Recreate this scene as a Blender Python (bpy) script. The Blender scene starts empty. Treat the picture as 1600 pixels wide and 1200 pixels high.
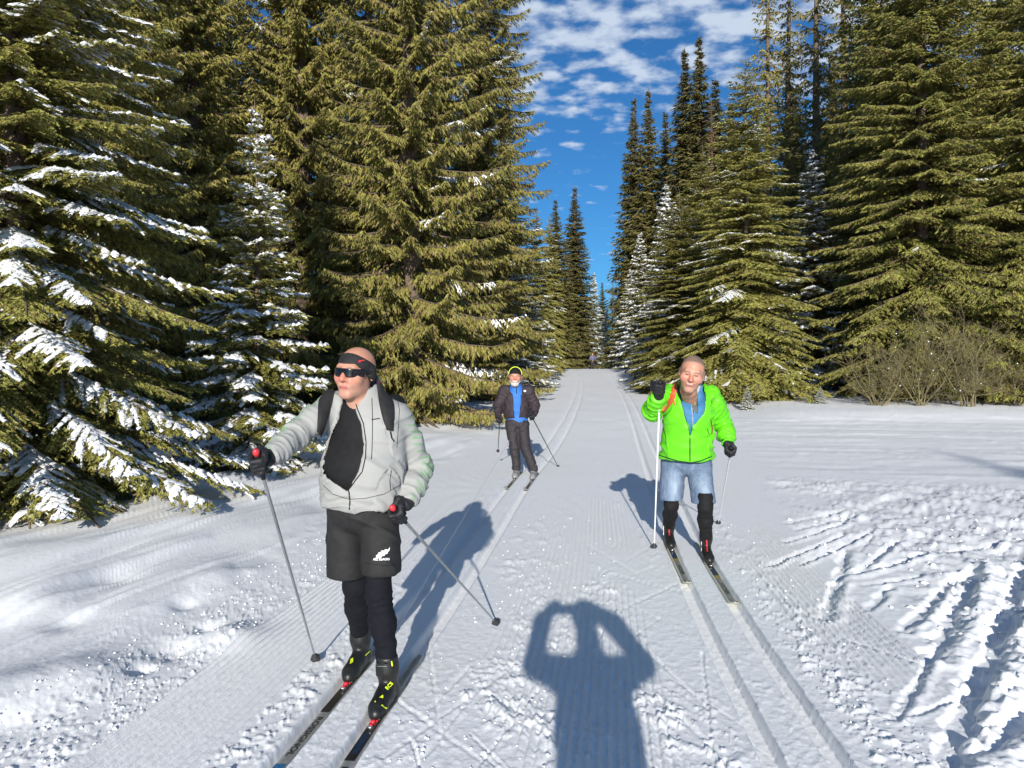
import bpy, bmesh, math, random
import numpy as np
from mathutils import Vector, Matrix
from mathutils.bvhtree import BVHTree

SC = bpy.context.scene
COL = SC.collection

# ------------------------------------------------------------------ camera, sky, sun, exposure
EYE = 1.65          # height of the phone lens above the snow
F = 1200.0          # focal length in photo pixels
HOR = 578.0         # horizon row
cam_d = bpy.data.cameras.new('camera')
cam_d.sensor_width = 36.0
cam_d.lens = 27.0
cam_d.shift_y = -(600.0 - HOR) / 1600.0
cam_d.clip_start = 0.05
cam_d.clip_end = 5000
cam = bpy.data.objects.new('camera', cam_d)
cam.location = (0, 0, EYE)
cam.rotation_euler = (math.radians(90), 0, 0)
COL.objects.link(cam)
SC.camera = cam

SUN_EL = math.radians(17.2)
SLOPE = 0.062                      # shadows drift to the right by this much per metre forward
sd = Vector((SLOPE, 1.0, 0)).normalized() * math.cos(SUN_EL)
sun_dir = Vector((sd.x, sd.y, -math.sin(SUN_EL)))      # direction the light travels
sun_d = bpy.data.lights.new('sun', 'SUN')
sun_d.energy = 5.0
sun_d.angle = math.radians(0.5)
sun_d.color = (1.0, 0.955, 0.88)
sun = bpy.data.objects.new('sun', sun_d)
sun.rotation_euler = sun_dir.to_track_quat('-Z', 'Y').to_euler()
COL.objects.link(sun)

PATCH_X, PATCH_Y = -8.0, -6.0        # where the altocumulus deck has its holes
world = bpy.data.worlds.new('World')
SC.world = world
world.use_nodes = True
wn = world.node_tree
for n in list(wn.nodes):
    wn.nodes.remove(n)
def wnode(t, **k):
    n = wn.nodes.new(t)
    for a, b in k.items():
        setattr(n, a, b)
    return n
def wmath(op, a, b=None, clamp=False):
    n = wnode('ShaderNodeMath', operation=op, use_clamp=clamp)
    for i, v in enumerate((a, b)):
        if v is None:
            continue
        if isinstance(v, (int, float)):
            n.inputs[i].default_value = v
        else:
            wn.links.new(v, n.inputs[i])
    return n.outputs[0]
sky = wnode('ShaderNodeTexSky', sky_type='NISHITA', sun_disc=False)
sky.sun_elevation = SUN_EL
to_sun = -sun_dir
sky.sun_rotation = math.atan2(to_sun.x, to_sun.y)
sky.altitude = 900
sky.air_density = 1.0
sky.dust_density = 0.35
sky.ozone_density = 2.5
tint = wnode('ShaderNodeMix', data_type='RGBA', blend_type='MULTIPLY')
tint.inputs['Factor'].default_value = 1.0
wn.links.new(sky.outputs[0], tint.inputs[6])
tint.inputs[7].default_value = (0.40, 1.02, 1.54, 1)
tc = wnode('ShaderNodeTexCoord')
sp = wnode('ShaderNodeSeparateXYZ')
wn.links.new(tc.outputs['Generated'], sp.inputs[0])
zz = wmath('ADD', wmath('MAXIMUM', sp.outputs[2], 0.0), 0.10)
cb = wnode('ShaderNodeCombineXYZ')
wn.links.new(wmath('DIVIDE', sp.outputs[0], zz), cb.inputs[0])
wn.links.new(wmath('DIVIDE', sp.outputs[1], zz), cb.inputs[1])
cell = wnode('ShaderNodeTexNoise')
cell.inputs['Scale'].default_value = 10.5
cell.inputs['Detail'].default_value = 5.0
cell.inputs['Roughness'].default_value = 0.5
wn.links.new(cb.outputs[0], cell.inputs['Vector'])
big = wnode('ShaderNodeTexNoise')
big.inputs['Scale'].default_value = 0.9
big.inputs['Detail'].default_value = 2.0
wn.links.new(cb.outputs[0], big.inputs['Vector'])
field = wnode('ShaderNodeMapRange')           # cloud deck ends some way above the horizon
field.inputs['From Min'].default_value = 0.235
field.inputs['From Max'].default_value = 0.33
wn.links.new(wmath('ADD', sp.outputs[2], wmath('MULTIPLY', wmath('SUBTRACT', big.outputs[0], 0.5), 0.25)), field.inputs['Value'])
patchy = wnode('ShaderNodeTexNoise')
patchy.inputs['Scale'].default_value = 0.55
patchy.inputs['Detail'].default_value = 1.0
shift = wnode('ShaderNodeVectorMath', operation='ADD')
shift.inputs[1].default_value = (PATCH_X, PATCH_Y, 0)
wn.links.new(cb.outputs[0], shift.inputs[0])
wn.links.new(shift.outputs[0], patchy.inputs['Vector'])
puff = wnode('ShaderNodeTexVoronoi', feature='SMOOTH_F1')
puff.inputs['Scale'].default_value = 11.0
wob = wnode('ShaderNodeVectorMath', operation='MULTIPLY_ADD')       # wobble the cells so that they are not round
wob.inputs[1].default_value = (0.10, 0.10, 0.0)
wn.links.new(cell.outputs['Color'], wob.inputs[0])
wn.links.new(cb.outputs[0], wob.inputs[2])
wn.links.new(wob.outputs[0], puff.inputs['Vector'])
lump_ = wmath('MULTIPLY', wmath('SUBTRACT', 0.42, puff.outputs['Distance']), 0.30)
dens = wmath('ADD', wmath('SUBTRACT', wmath('ADD', cell.outputs[0], lump_), 0.60), wmath('MULTIPLY', field.outputs[0], wmath('ADD', wmath('MULTIPLY', wmath('SUBTRACT', patchy.outputs[0], 0.5), 0.8), 0.155)))
cl = wnode('ShaderNodeMapRange', interpolation_type='SMOOTHSTEP')
cl.inputs['From Min'].default_value = 0.0
cl.inputs['From Max'].default_value = 0.27
wn.links.new(dens, cl.inputs['Value'])
cov = wmath('MULTIPLY', cl.outputs[0], 0.92)
mx = wnode('ShaderNodeMix', data_type='RGBA')
wn.links.new(cov, mx.inputs['Factor'])
wn.links.new(tint.outputs[2], mx.inputs[6])
mx.inputs[7].default_value = (9.2, 10.6, 12.6, 1)
bg = wnode('ShaderNodeBackground')
bg.inputs['Strength'].default_value = 0.053
wn.links.new(mx.outputs[2], bg.inputs[0])
wo = wnode('ShaderNodeOutputWorld')
wn.links.new(bg.outputs[0], wo.inputs[0])

SC.view_settings.view_transform = 'Standard'
SC.view_settings.look = 'None'
SC.view_settings.gamma = 1
SC.view_settings.use_curve_mapping = False
SC.view_settings.exposure = 0.38

# ------------------------------------------------------------------ helpers
def link(o, parent=None):
    COL.objects.link(o)
    if parent is not None:
        o.parent = parent
    return o

def np_mesh(name, verts, faces, mats=(), smooth=False, colors=None, uvs=None):
    """verts (n,3); faces (m,k) array (k=3 or 4) or list of such arrays."""
    me = bpy.data.meshes.new(name)
    if isinstance(faces, np.ndarray):
        faces = [faces]
    faces = [f for f in faces if len(f)]
    verts = np.ascontiguousarray(verts, dtype=np.float32)
    me.vertices.add(len(verts))
    me.vertices.foreach_set('co', verts.ravel())
    nl = sum(f.size for f in faces)
    nf = sum(len(f) for f in faces)
    me.loops.add(nl)
    me.loops.foreach_set('vertex_index', np.concatenate([f.ravel() for f in faces]).astype(np.int32))
    me.polygons.add(nf)
    starts, s = [], 0
    for f in faces:
        k = f.shape[1]
        starts.append(s + np.arange(len(f)) * k)
        s += f.size
    me.polygons.foreach_set('loop_start', np.concatenate(starts).astype(np.int32))
    if smooth:
        me.polygons.foreach_set('use_smooth', np.ones(nf, dtype=bool))
    if colors is not None:
        at = me.color_attributes.new('Col', 'FLOAT_COLOR', 'POINT')
        c = np.ones((len(verts), 4), dtype=np.float32)
        c[:, :3] = colors
        at.data.foreach_set('color', c.ravel())
    me.update(calc_edges=True)
    for m in mats:
        me.materials.append(m)
    return me

def mesh_obj(name, me, parent=None):
    return link(bpy.data.objects.new(name, me), parent)

def thing(name, label, cat, loc=(0, 0, 0), group=None, rotz=0.0):
    o = bpy.data.objects.new(name, None)
    o.empty_display_size = 0.2
    o.location = loc
    o.rotation_euler = (0, 0, rotz)
    tag(o, label, cat, group)
    return link(o)

def tag(o, label, cat, group=None):
    o['label'] = label
    o['category'] = cat
    if group:
        o['group'] = group
    return o

def P(px, py, Y):
    """Point at distance Y in front of the lens that the photograph shows at (px, py)."""
    return np.array(((px - 800.0) / F * Y, Y, EYE - (py - HOR) / F * Y))

def G(px, py):
    """Point of the flat snow that the photograph shows at (px, py)."""
    Y = EYE * F / (py - HOR)
    return np.array(((px - 800.0) / F * Y, Y))

# value noise ------------------------------------------------------
def _h2(i, j, seed):
    n = (i.astype(np.int64) * 374761393 + j.astype(np.int64) * 668265263 + seed * 974634777) & 0x7fffffff
    n = ((n ^ (n >> 13)) * 1274126177) & 0x7fffffff
    return ((n ^ (n >> 16)) & 0xffff) / 65535.0

def vn2(x, y, seed=0):
    xi, yi = np.floor(x), np.floor(y)
    fx, fy = x - xi, y - yi
    fx = fx * fx * fx * (fx * (fx * 6 - 15) + 10)
    fy = fy * fy * fy * (fy * (fy * 6 - 15) + 10)
    a, b = _h2(xi, yi, seed), _h2(xi + 1, yi, seed)
    c, d = _h2(xi, yi + 1, seed), _h2(xi + 1, yi + 1, seed)
    return (a + (b - a) * fx) * (1 - fy) + (c + (d - c) * fx) * fy      # 0..1

def fbm2(x, y, seed=0, oct=3, gain=0.5):
    s, a, t = 0.0, 1.0, 0.0
    for o in range(oct):
        ca, sa = math.cos(o * 1.3 + 0.4), math.sin(o * 1.3 + 0.4)
        f = 2.03 ** o
        s = s + a * vn2((x * ca - y * sa) * f + o * 17.3, (x * sa + y * ca) * f - o * 9.1, seed + o)
        t += a
        a *= gain
    return s / t

def sstep(a, b, x):
    t = np.clip((x - a) / (b - a), 0, 1)
    return t * t * (3 - 2 * t)

# materials --------------------------------------------------------
def new_mat(name):
    m = bpy.data.materials.new(name)
    m.use_nodes = True
    return m, m.node_tree, m.node_tree.nodes['Principled BSDF']

def simple_mat(name, color, rough=0.6, metal=0.0, spec=0.5, var=0.12, scale=60.0, bump=0.0, bscale=200.0, coat=0.0):
    m, nt, b = new_mat(name)
    b.inputs['Roughness'].default_value = rough
    b.inputs['Metallic'].default_value = metal
    b.inputs['Specular IOR Level'].default_value = spec
    if coat:
        b.inputs['Coat Weight'].default_value = coat
    t = nt.nodes.new('ShaderNodeTexCoord')
    n = nt.nodes.new('ShaderNodeTexNoise')
    n.inputs['Scale'].default_value = scale
    n.inputs['Detail'].default_value = 3
    nt.links.new(t.outputs['Object'], n.inputs['Vector'])
    r = nt.nodes.new('ShaderNodeValToRGB')
    r.color_ramp.elements[0].position = 0.3
    r.color_ramp.elements[1].position = 0.7
    r.color_ramp.elements[0].color = (*[c * (1 - var) for c in color], 1)
    r.color_ramp.elements[1].color = (*[min(1, c * (1 + var)) for c in color], 1)
    nt.links.new(n.outputs['Fac'], r.inputs['Fac'])
    nt.links.new(r.outputs['Color'], b.inputs['Base Color'])
    if bump:
        n2 = nt.nodes.new('ShaderNodeTexNoise')
        n2.inputs['Scale'].default_value = bscale
        n2.inputs['Detail'].default_value = 3
        nt.links.new(t.outputs['Object'], n2.inputs['Vector'])
        bp = nt.nodes.new('ShaderNodeBump')
        bp.inputs['Strength'].default_value = 1.0
        bp.inputs['Distance'].default_value = bump
        nt.links.new(n2.outputs['Fac'], bp.inputs['Height'])
        nt.links.new(bp.outputs['Normal'], b.inputs['Normal'])
    return m

def snow_mat(name, coarse, base=(0.86, 0.87, 0.885, 1)):
    m, nt, b = new_mat(name)
    b.inputs['Base Color'].default_value = base
    b.inputs['Roughness'].default_value = 0.62
    b.inputs['Specular IOR Level'].default_value = 0.35
    t = nt.nodes.new('ShaderNodeTexCoord')
    def noise(scale, det, rough=0.6):
        n = nt.nodes.new('ShaderNodeTexNoise')
        n.inputs['Scale'].default_value = scale
        n.inputs['Detail'].default_value = det
        n.inputs['Roughness'].default_value = rough
        nt.links.new(t.outputs['Object'], n.inputs['Vector'])
        return n
    n1 = noise(coarse, 5, 0.65)
    n2 = noise(coarse * 6, 3, 0.6)
    bp = nt.nodes.new('ShaderNodeBump')
    bp.inputs['Distance'].default_value = 0.35 / coarse
    bp.inputs['Strength'].default_value = 0.28
    nt.links.new(n1.outputs['Fac'], bp.inputs['Height'])
    bp2 = nt.nodes.new('ShaderNodeBump')
    bp2.inputs['Distance'].default_value = 0.05 / coarse
    bp2.inputs['Strength'].default_value = 0.5
    nt.links.new(n2.outputs['Fac'], bp2.inputs['Height'])
    nt.links.new(bp.outputs['Normal'], bp2.inputs['Normal'])
    nt.links.new(bp2.outputs['Normal'], b.inputs['Normal'])
    return m

M_SNOW = snow_mat('packed_snow', 22.0, (0.83, 0.835, 0.84, 1))
M_TSNOW = snow_mat('branch_snow', 30.0)

def needle_mat(name, c0, c1, dry=(0.16, 0.10, 0.045), dryness=0.12):
    m, nt, b = new_mat(name)
    b.inputs['Roughness'].default_value = 0.55
    b.inputs['Specular IOR Level'].default_value = 0.25
    t = nt.nodes.new('ShaderNodeTexCoord')
    n = nt.nodes.new('ShaderNodeTexNoise')
    n.inputs['Scale'].default_value = 1.1
    n.inputs['Detail'].default_value = 3
    nt.links.new(t.outputs['Object'], n.inputs['Vector'])
    g = nt.nodes.new('ShaderNodeNewGeometry')
    oi = nt.nodes.new('ShaderNodeObjectInfo')
    def mth(op, a, b2):
        q = nt.nodes.new('ShaderNodeMath'); q.operation = op
        for i, v in enumerate((a, b2)):
            if isinstance(v, (int, float)): q.inputs[i].default_value = v
            else: nt.links.new(v, q.inputs[i])
        return q.outputs[0]
    f = mth('ADD', mth('MULTIPLY', g.outputs['Random Per Island'], 0.55), mth('MULTIPLY', n.outputs['Fac'], 0.9))
    f = mth('SUBTRACT', f, 0.22)
    f = mth('ADD', f, mth('MULTIPLY', mth('SUBTRACT', oi.outputs['Random'], 0.5), 0.35))
    r = nt.nodes.new('ShaderNodeValToRGB')
    r.color_ramp.elements[0].position = 0.1
    r.color_ramp.elements[0].color = (*c0, 1)
    r.color_ramp.elements[1].position = 0.85
    r.color_ramp.elements[1].color = (*c1, 1)
    nt.links.new(f, r.inputs['Fac'])
    dr = mth('GREATER_THAN', mth('FRACT', mth('MULTIPLY', g.outputs['Random Per Island'], 37.0), 0), 1 - dryness)
    mixn = nt.nodes.new('ShaderNodeMix'); mixn.data_type = 'RGBA'
    nt.links.new(dr, mixn.inputs['Factor'])
    nt.links.new(r.outputs['Color'], mixn.inputs[6])
    mixn.inputs[7].default_value = (*dry, 1)
    nt.links.new(mixn.outputs[2], b.inputs['Base Color'])
    return m

M_NEEDLE = needle_mat('spruce_needles', (0.088, 0.096, 0.022), (0.305, 0.288, 0.070))
M_NEEDLE_OLD = needle_mat('old_spruce_needles', (0.105, 0.104, 0.024), (0.35, 0.315, 0.075), (0.22, 0.15, 0.07), 0.2)
M_NEEDLE_DARK = needle_mat('dark_spruce_needles', (0.062, 0.066, 0.020), (0.20, 0.180, 0.050), (0.12, 0.08, 0.04), 0.2)
M_LARCH = needle_mat('bare_larch_twigs', (0.10, 0.055, 0.025), (0.24, 0.14, 0.07), (0.2, 0.13, 0.08), 0.3)
M_BARK = simple_mat('spruce_bark', (0.13, 0.095, 0.065), 0.9, var=0.4, scale=9, bump=0.02, bscale=25)
M_TWIG = simple_mat('bare_twigs', (0.17, 0.14, 0.065), 0.8, var=0.35, scale=4)

# ------------------------------------------------------------------ the lie of the snow
def _poly(pts, deg):
    a = np.array(pts)
    return np.polyfit(a[:, 0], a[:, 1], deg)
# hand-laid smooth curves of the two ski tracks (y -> x)
def _curve(pts):
    a = np.array(pts, float)
    xs, ys = a[:, 0], a[:, 1]
    m = np.gradient(ys, xs)
    def f(x):
        x = np.asarray(x, float)
        i = np.clip(np.searchsorted(xs, x) - 1, 0, len(xs) - 2)
        h = xs[i + 1] - xs[i]
        t = (x - xs[i]) / h
        tc = np.clip(t, 0, 1)
        r = ((2 * tc**3 - 3 * tc**2 + 1) * ys[i] + (tc**3 - 2 * tc**2 + tc) * h * m[i]
             + (-2 * tc**3 + 3 * tc**2) * ys[i + 1] + (tc**3 - tc**2) * h * m[i + 1])
        return r + np.where(t < 0, (x - xs[0]) * m[0], 0) + np.where(t > 1, (x - xs[-1]) * m[-1], 0)
    return f
xl_f = _curve([(-40, -6.2), (0, -1.28), (3.3, -0.84), (6, -0.5), (11.5, 0.14), (16, 0.80), (25, 1.95), (40, 3.5), (63, 5.2), (90, 8.6), (140, 16)])
xr_f = _curve([(-40, -2.6), (0, 0.99), (3.2, 1.24), (5.7, 1.465), (7.1, 1.62), (9.8, 1.98), (15.5, 2.72), (22, 3.55), (40, 5.5), (63, 7.3), (90, 11.0), (140, 18)])
xc_f = lambda y: 0.5 * (xl_f(y) + xr_f(y))
z_f = _curve([(-60, 0), (0, 0), (11, 0.0), (16, 0.06), (25, 0.36), (40, 0.86), (63, 1.62), (72, 1.74), (82, 1.62), (110, 0.6), (150, -0.5), (400, -2)])

GR = 0.14            # half distance between the two grooves of a track
def H_base(x, y):
    x = np.asarray(x, float); y = np.asarray(y, float)
    z = z_f(y)
    u = x - xc_f(y)
    z = z + 0.07 * sstep(-2.6, -4.2, u) + 0.12 * sstep(-5.0, -10, u)
    z = z + 0.16 * sstep(20.5, 23.0, y) * sstep(4.0, 6.5, u) * sstep(40, 30, y)
    return z

rs = np.random.RandomState(5)
SEGS = []            # (x0,y0,x1,y1,width,depth,berm)
def pseg(a, b, w, d, berm=0.3):
    p, q = G(*a), G(*b)
    SEGS.append((p[0], p[1], q[0], q[1], w, d, berm))
pseg((1286, 965), (1322, 862), 0.10, 0.050, .7)
pseg((1398, 1120), (1462, 1015), 0.06, 0.035, .6)
pseg((1455, 1025), (1522, 890), 0.15, 0.085, .8)
pseg((1466, 1215), (1530, 1060), 0.13, 0.070, 1.0)
pseg((1525, 1070), (1605, 885), 0.16, 0.090, 1.0)
pseg((1515, 1185), (1620, 1105), 0.13, 0.070, 1.0)
pseg((1409, 983), (1496, 898), 0.09, 0.06, .7)
pseg((1356, 950), (1388, 915), 0.07, 0.04, .5)
pseg((1340, 892), (1404, 842), 0.08, 0.06, .7)
pseg((1200, 882), (1316, 835), 0.07, 0.045, .9)
pseg((1250, 880), (1360, 832), 0.07, 0.045, .9)
pseg((1230, 816), (1315, 799), 0.08, 0.05, .9)
pseg((1240, 826), (1345, 806), 0.08, 0.05, .9)
pseg((1225, 845), (1330, 815), 0.07, 0.05, .9)
pseg((1310, 992), (1440, 1036), 0.03, 0.02, .3)
pseg((1420, 1118), (1500, 1085), 0.04, 0.02, .3)
pseg((1310, 900), (1440, 868), 0.09, 0.05, .8)
pseg((1420, 870), (1560, 850), 0.09, 0.05, .8)
pseg((1450, 940), (1600, 990), 0.08, 0.05, .8)
pseg((1540, 1000), (1640, 930), 0.12, 0.07, .8)
# light crossings of skating skis over the middle of the trail
for k in range(70):
    y0 = 2.6 * math.exp(rs.rand() * 2.1)
    x0 = xc_f(y0) + rs.uniform(-0.75, 0.75)
    ang = rs.choice([-1, 1]) * rs.uniform(0.15, 0.75)
    L = rs.uniform(0.5, 1.7)
    SEGS.append((x0 - math.sin(ang) * L / 2, y0 - math.cos(ang) * L / 2, x0 + math.sin(ang) * L / 2,
                 y0 + math.cos(ang) * L / 2, rs.uniform(0.012, 0.028), rs.uniform(0.007, 0.015), 0.5))
for k in range(16):    # churn to the right of the tracks
    y0 = rs.uniform(3.4, 10.5)
    x0 = xr_f(y0) + rs.uniform(1.2, 4.5)
    ang = rs.uniform(0.1, 1.5)
    L = rs.uniform(0.3, 1.1)
    SEGS.append((x0, y0, x0 + math.sin(ang) * L, y0 + math.cos(ang) * L, rs.uniform(0.03, 0.08), rs.uniform(0.012, 0.045), 0.8))
HOLES = [(-2.0, 4.55, .16, -.05), (-1.75, 4.75, .22, .06), (-2.35, 4.1, .3, .07), (-2.05, 4.25, .08, -.05), (-2.6, 3.7, .3, .05),
         (-2.3, 5.4, .10, -.03), (-1.95, 4.95, .10, -.04), (-3.1, 6.0, .2, -.03), (-2.9, 5.0, .16, -.035), (-3.3, 5.3, .3, .05), (-2.4, 3.55, .14, -.04)]

def H_detail(x, y):
    uc = x - xc_f(y)
    dl = x - xl_f(y)
    dr = x - xr_f(y)
    near = sstep(30, 8, y)
    cord_fade = sstep(16, 9, y)
    z = np.zeros_like(x)
    on = sstep(-1.95, -1.65, dl) * sstep(1.9, 1.6, dr)                # groomed surface
    # corduroy
    ph = dl * (2 * math.pi / 0.045)
    patch = sstep(0.42, 0.60, fbm2(x * 1.3, y * 0.45, 31))
    bandL = sstep(-1.02, -0.98, dl) * sstep(-0.40, -0.46, dl)
    bandR = sstep(0.42, 0.46, dr) * sstep(1.05, 1.0, dr) * sstep(3.0, 5.5, y + 0 * x)
    mid = sstep(0.45, 0.6, dl) * sstep(-0.45, -0.6, dr)
    bL = 0.35 + 0.65 * sstep(-0.55, -0.66, dl)
    z += 0.012 * (np.sin(ph) + .25 * np.sin(2 * ph + .6)) * cord_fade * (bandL * bL + 0.85 * bandR * patch + 0.55 * mid * patch)
    # crumbs and scuffed snow
    fine = 0.5 + (fbm2(x * 36, y * 28, 3, 3, 0.6) - 0.5) * sstep(10.0, 4.0, y)
    lump = fbm2(x * 13, y * 10, 12, 3, 0.6)
    cm = sstep(0.45, 0.62, fbm2(x * 1.6, y * 0.8, 77))
    crumbs = np.maximum(fine - 0.56, 0) * 0.045 + np.maximum(lump - 0.60, 0) * 0.05
    edgeL = 0.75 * sstep(-1.6, -1.4, dl) * sstep(-0.85, -1.1, dl) + sstep(-0.5, -0.42, dl) * sstep(-0.2, -0.26, dl)
    edgeR = sstep(0.24, 0.32, dr) * sstep(0.75, 0.5, dr)
    midm = sstep(0.22, 0.4, dl) * sstep(-0.2, -0.35, dr)
    z += near * (1 - .8 * bandL) * crumbs * (0.2 + 0.85 * np.clip(edgeL + edgeR, 0, 1) + midm * cm * 1.0)
    z += near * 0.004 * (fine - 0.5) * (1 - 0.5 * cm) * (1 - 0.8 * sstep(-1.5, -2.0, dl)) * (1 - .8 * bandL)
    # smooth untouched bank on the left, long drift ripples
    bank = sstep(-1.5, -2.0, dl)
    w = x + 0.14 * y
    z += bank * near * (0.095 * (fbm2((x - .22 * y) * 3.2, (y + .22 * x) * 0.55, 21, 2, .4) - 0.5) + 0.17 * (fbm2(x * 0.9, y * 0.55, 22, 2) - 0.5))
    rip = fbm2((x - .22 * y) * 9, (y + .22 * x) * 0.9, 26, 2)
    z += bank * near * 0.075 * np.maximum(rip - 0.5, 0)
    lip = sstep(-2.15, -1.85, dl) * sstep(-1.5, -1.65, dl)
    z += lip * near * 0.08 * np.maximum(fbm2(x * 2.2, y * 1.6, 41, 3) - 0.42, 0)
    for hx, hy, r, d in HOLES:
        q = ((x - hx) ** 2 + ((y - hy) * 0.8) ** 2) / r ** 2
        z += d * np.exp(-q * 1.5)
    # grooves of the four ski tracks
    for d in (dl, dr):
        for s in (-GR, GR):
            wob = 0.006 * (vn2(y * 5, y * 0 + s * 10, 9) - 0.5)
            a = np.abs(d - s + wob)
            g = sstep(0.058, 0.038, a)
            edge = np.exp(-((a - 0.062) / 0.016) ** 2) * (vn2(x * 20, y * 6, 15) * 0.007)
            z += (-0.058 * g + edge) * (1 - 0.0 * near)
        flat = sstep(0.30, 0.24, np.abs(d))
    # the trail that joins from the right, and its churned wedge
    wedge = sstep(1.0, 1.6, dr) * sstep(2.9, 3.6, y + 0 * x) * sstep(12.2, 10.5, y + 0.25 * (x - 5))
    wn_ = fbm2(x * 3.2, y * 2.6, 51, 4, 0.6)
    wr = 1 - np.abs(2 * fbm2(x * 5.5 + y * 2, y * 4.5, 57, 3, 0.6) - 1)
    heavy = sstep(1.0, 2.2, dr) * sstep(0.30, 0.55, fbm2(x * 0.8 + 4, y * 0.7, 5) + 0.12 * (dr - 1.6))
    z += wedge * heavy * near * (0.11 * (wn_ - 0.5) + 0.02 * np.maximum(wr - 0.75, 0) * 4 + 0.45 * crumbs)
    far_r = sstep(1.6, 2.6, dr) * sstep(11, 13, y + 0.25 * (x - 5))
    z += far_r * 0.05 * (fbm2(x * 0.35, (y + 0.12 * x) * 2.6, 61, 3, 0.6) - 0.5)
    z += far_r * 0.05 * np.maximum(fbm2(x * 4, y * 3, 63, 3) - 0.58, 0)
    z += far_r * 0.02 * np.exp(-((y + .10 * x - 16.2) / .1) ** 2) + far_r * 0.02 * np.exp(-((y + .12 * x - 19.4) / .12) ** 2)
    # everything beyond: soft undulation
    z += 0.05 * (1 - near) * (fbm2(x * 1.2, y * 0.8, 71) - 0.5)
    # ski cuts
    for (x0, y0, x1, y1, sw, dep, berm) in SEGS:
        m = 3 * sw + 0.02
        idx = np.nonzero((x > min(x0, x1) - m) & (x < max(x0, x1) + m) & (y > min(y0, y1) - m) & (y < max(y0, y1) + m))
        if len(idx[0]) == 0:
            continue
        xx, yy = x[idx], y[idx]
        dx, dy = x1 - x0, y1 - y0
        L2 = dx * dx + dy * dy
        t = ((xx - x0) * dx + (yy - y0) * dy) / L2
        tcl = np.clip(t, 0, 1)
        side = ((xx - x0) * dy - (yy - y0) * dx) / math.sqrt(L2)
        jag = sw * (0.9 * (fbm2(xx * 9, yy * 9, 99, 3, .6) - 0.5))
        d = np.sqrt((xx - x0 - tcl * dx) ** 2 + (yy - y0 - tcl * dy) ** 2) + jag
        taper = 0.35 + 0.65 * np.sqrt(np.clip(t, 0.0, 1))
        g = sstep(sw * 0.55, sw * 0.25, d)
        b = np.exp(-((d - sw * 0.9) / (sw * 0.33)) ** 2) * (side > 0)
        lum = 0.55 + 0.9 * fbm2(xx * 22, yy * 22, 98, 2)
        z[idx] += 0.58 * (-dep * g + dep * berm * b * lum) * taper
    return z

def H(x, y):
    return float(H_base(np.array([x]), np.array([y]))[0])
def HD(x, y):
    a, b = np.array([float(x)]), np.array([float(y)])
    return float((H_base(a, b) + H_detail(a, b))[0])

# rows
rows = list(np.linspace(-90, -6, 12)) + list(np.linspace(-4, 2.6, 12))
yy = 2.75
while yy < 420:
    rows.append(yy)
    yy += max(0.0085, min(yy * yy / 1267.0 * 1.45, 0.10 if yy < 12 else (0.16 if yy < 22 else yy * 0.02)))
rows = np.array(rows)
cols_in = np.concatenate([np.arange(-0.72, -0.54, .0026), np.arange(-0.54, -0.12, .00125), np.arange(-0.12, 0.10, .0021), np.arange(0.10, 0.44, .0014), np.arange(0.44, 0.7215, .0026)])
out = 0.722 + np.cumsum(0.01 * 1.16 ** np.arange(50))
cols = np.concatenate([-out[::-1], cols_in, out])
W = np.maximum(rows, 2.6)
Yg = np.repeat(rows[:, None], len(cols), 1)
Xg = cols[None, :] * W[:, None]
Zg = H_base(Xg, Yg)
inner = (np.abs(cols)[None, :] < 3.0) & (Yg > 1.5) & (Yg < 80)
zi = np.zeros_like(Zg)
zi[inner] = H_detail(Xg[inner], Yg[inner])
Zg = Zg + zi
nr, nc = Zg.shape
idx = np.arange(nr * nc).reshape(nr, nc)
quads = np.stack([idx[:-1, :-1], idx[:-1, 1:], idx[1:, 1:], idx[1:, :-1]], -1).reshape(-1, 4)
me = np_mesh('snow_ground', np.stack([Xg, Yg, Zg], -1).reshape(-1, 3), quads, (M_SNOW,), smooth=True)
ground = mesh_obj('snow_ground', me)
ground['kind'] = 'structure'
print('ground quads', len(quads))

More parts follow.
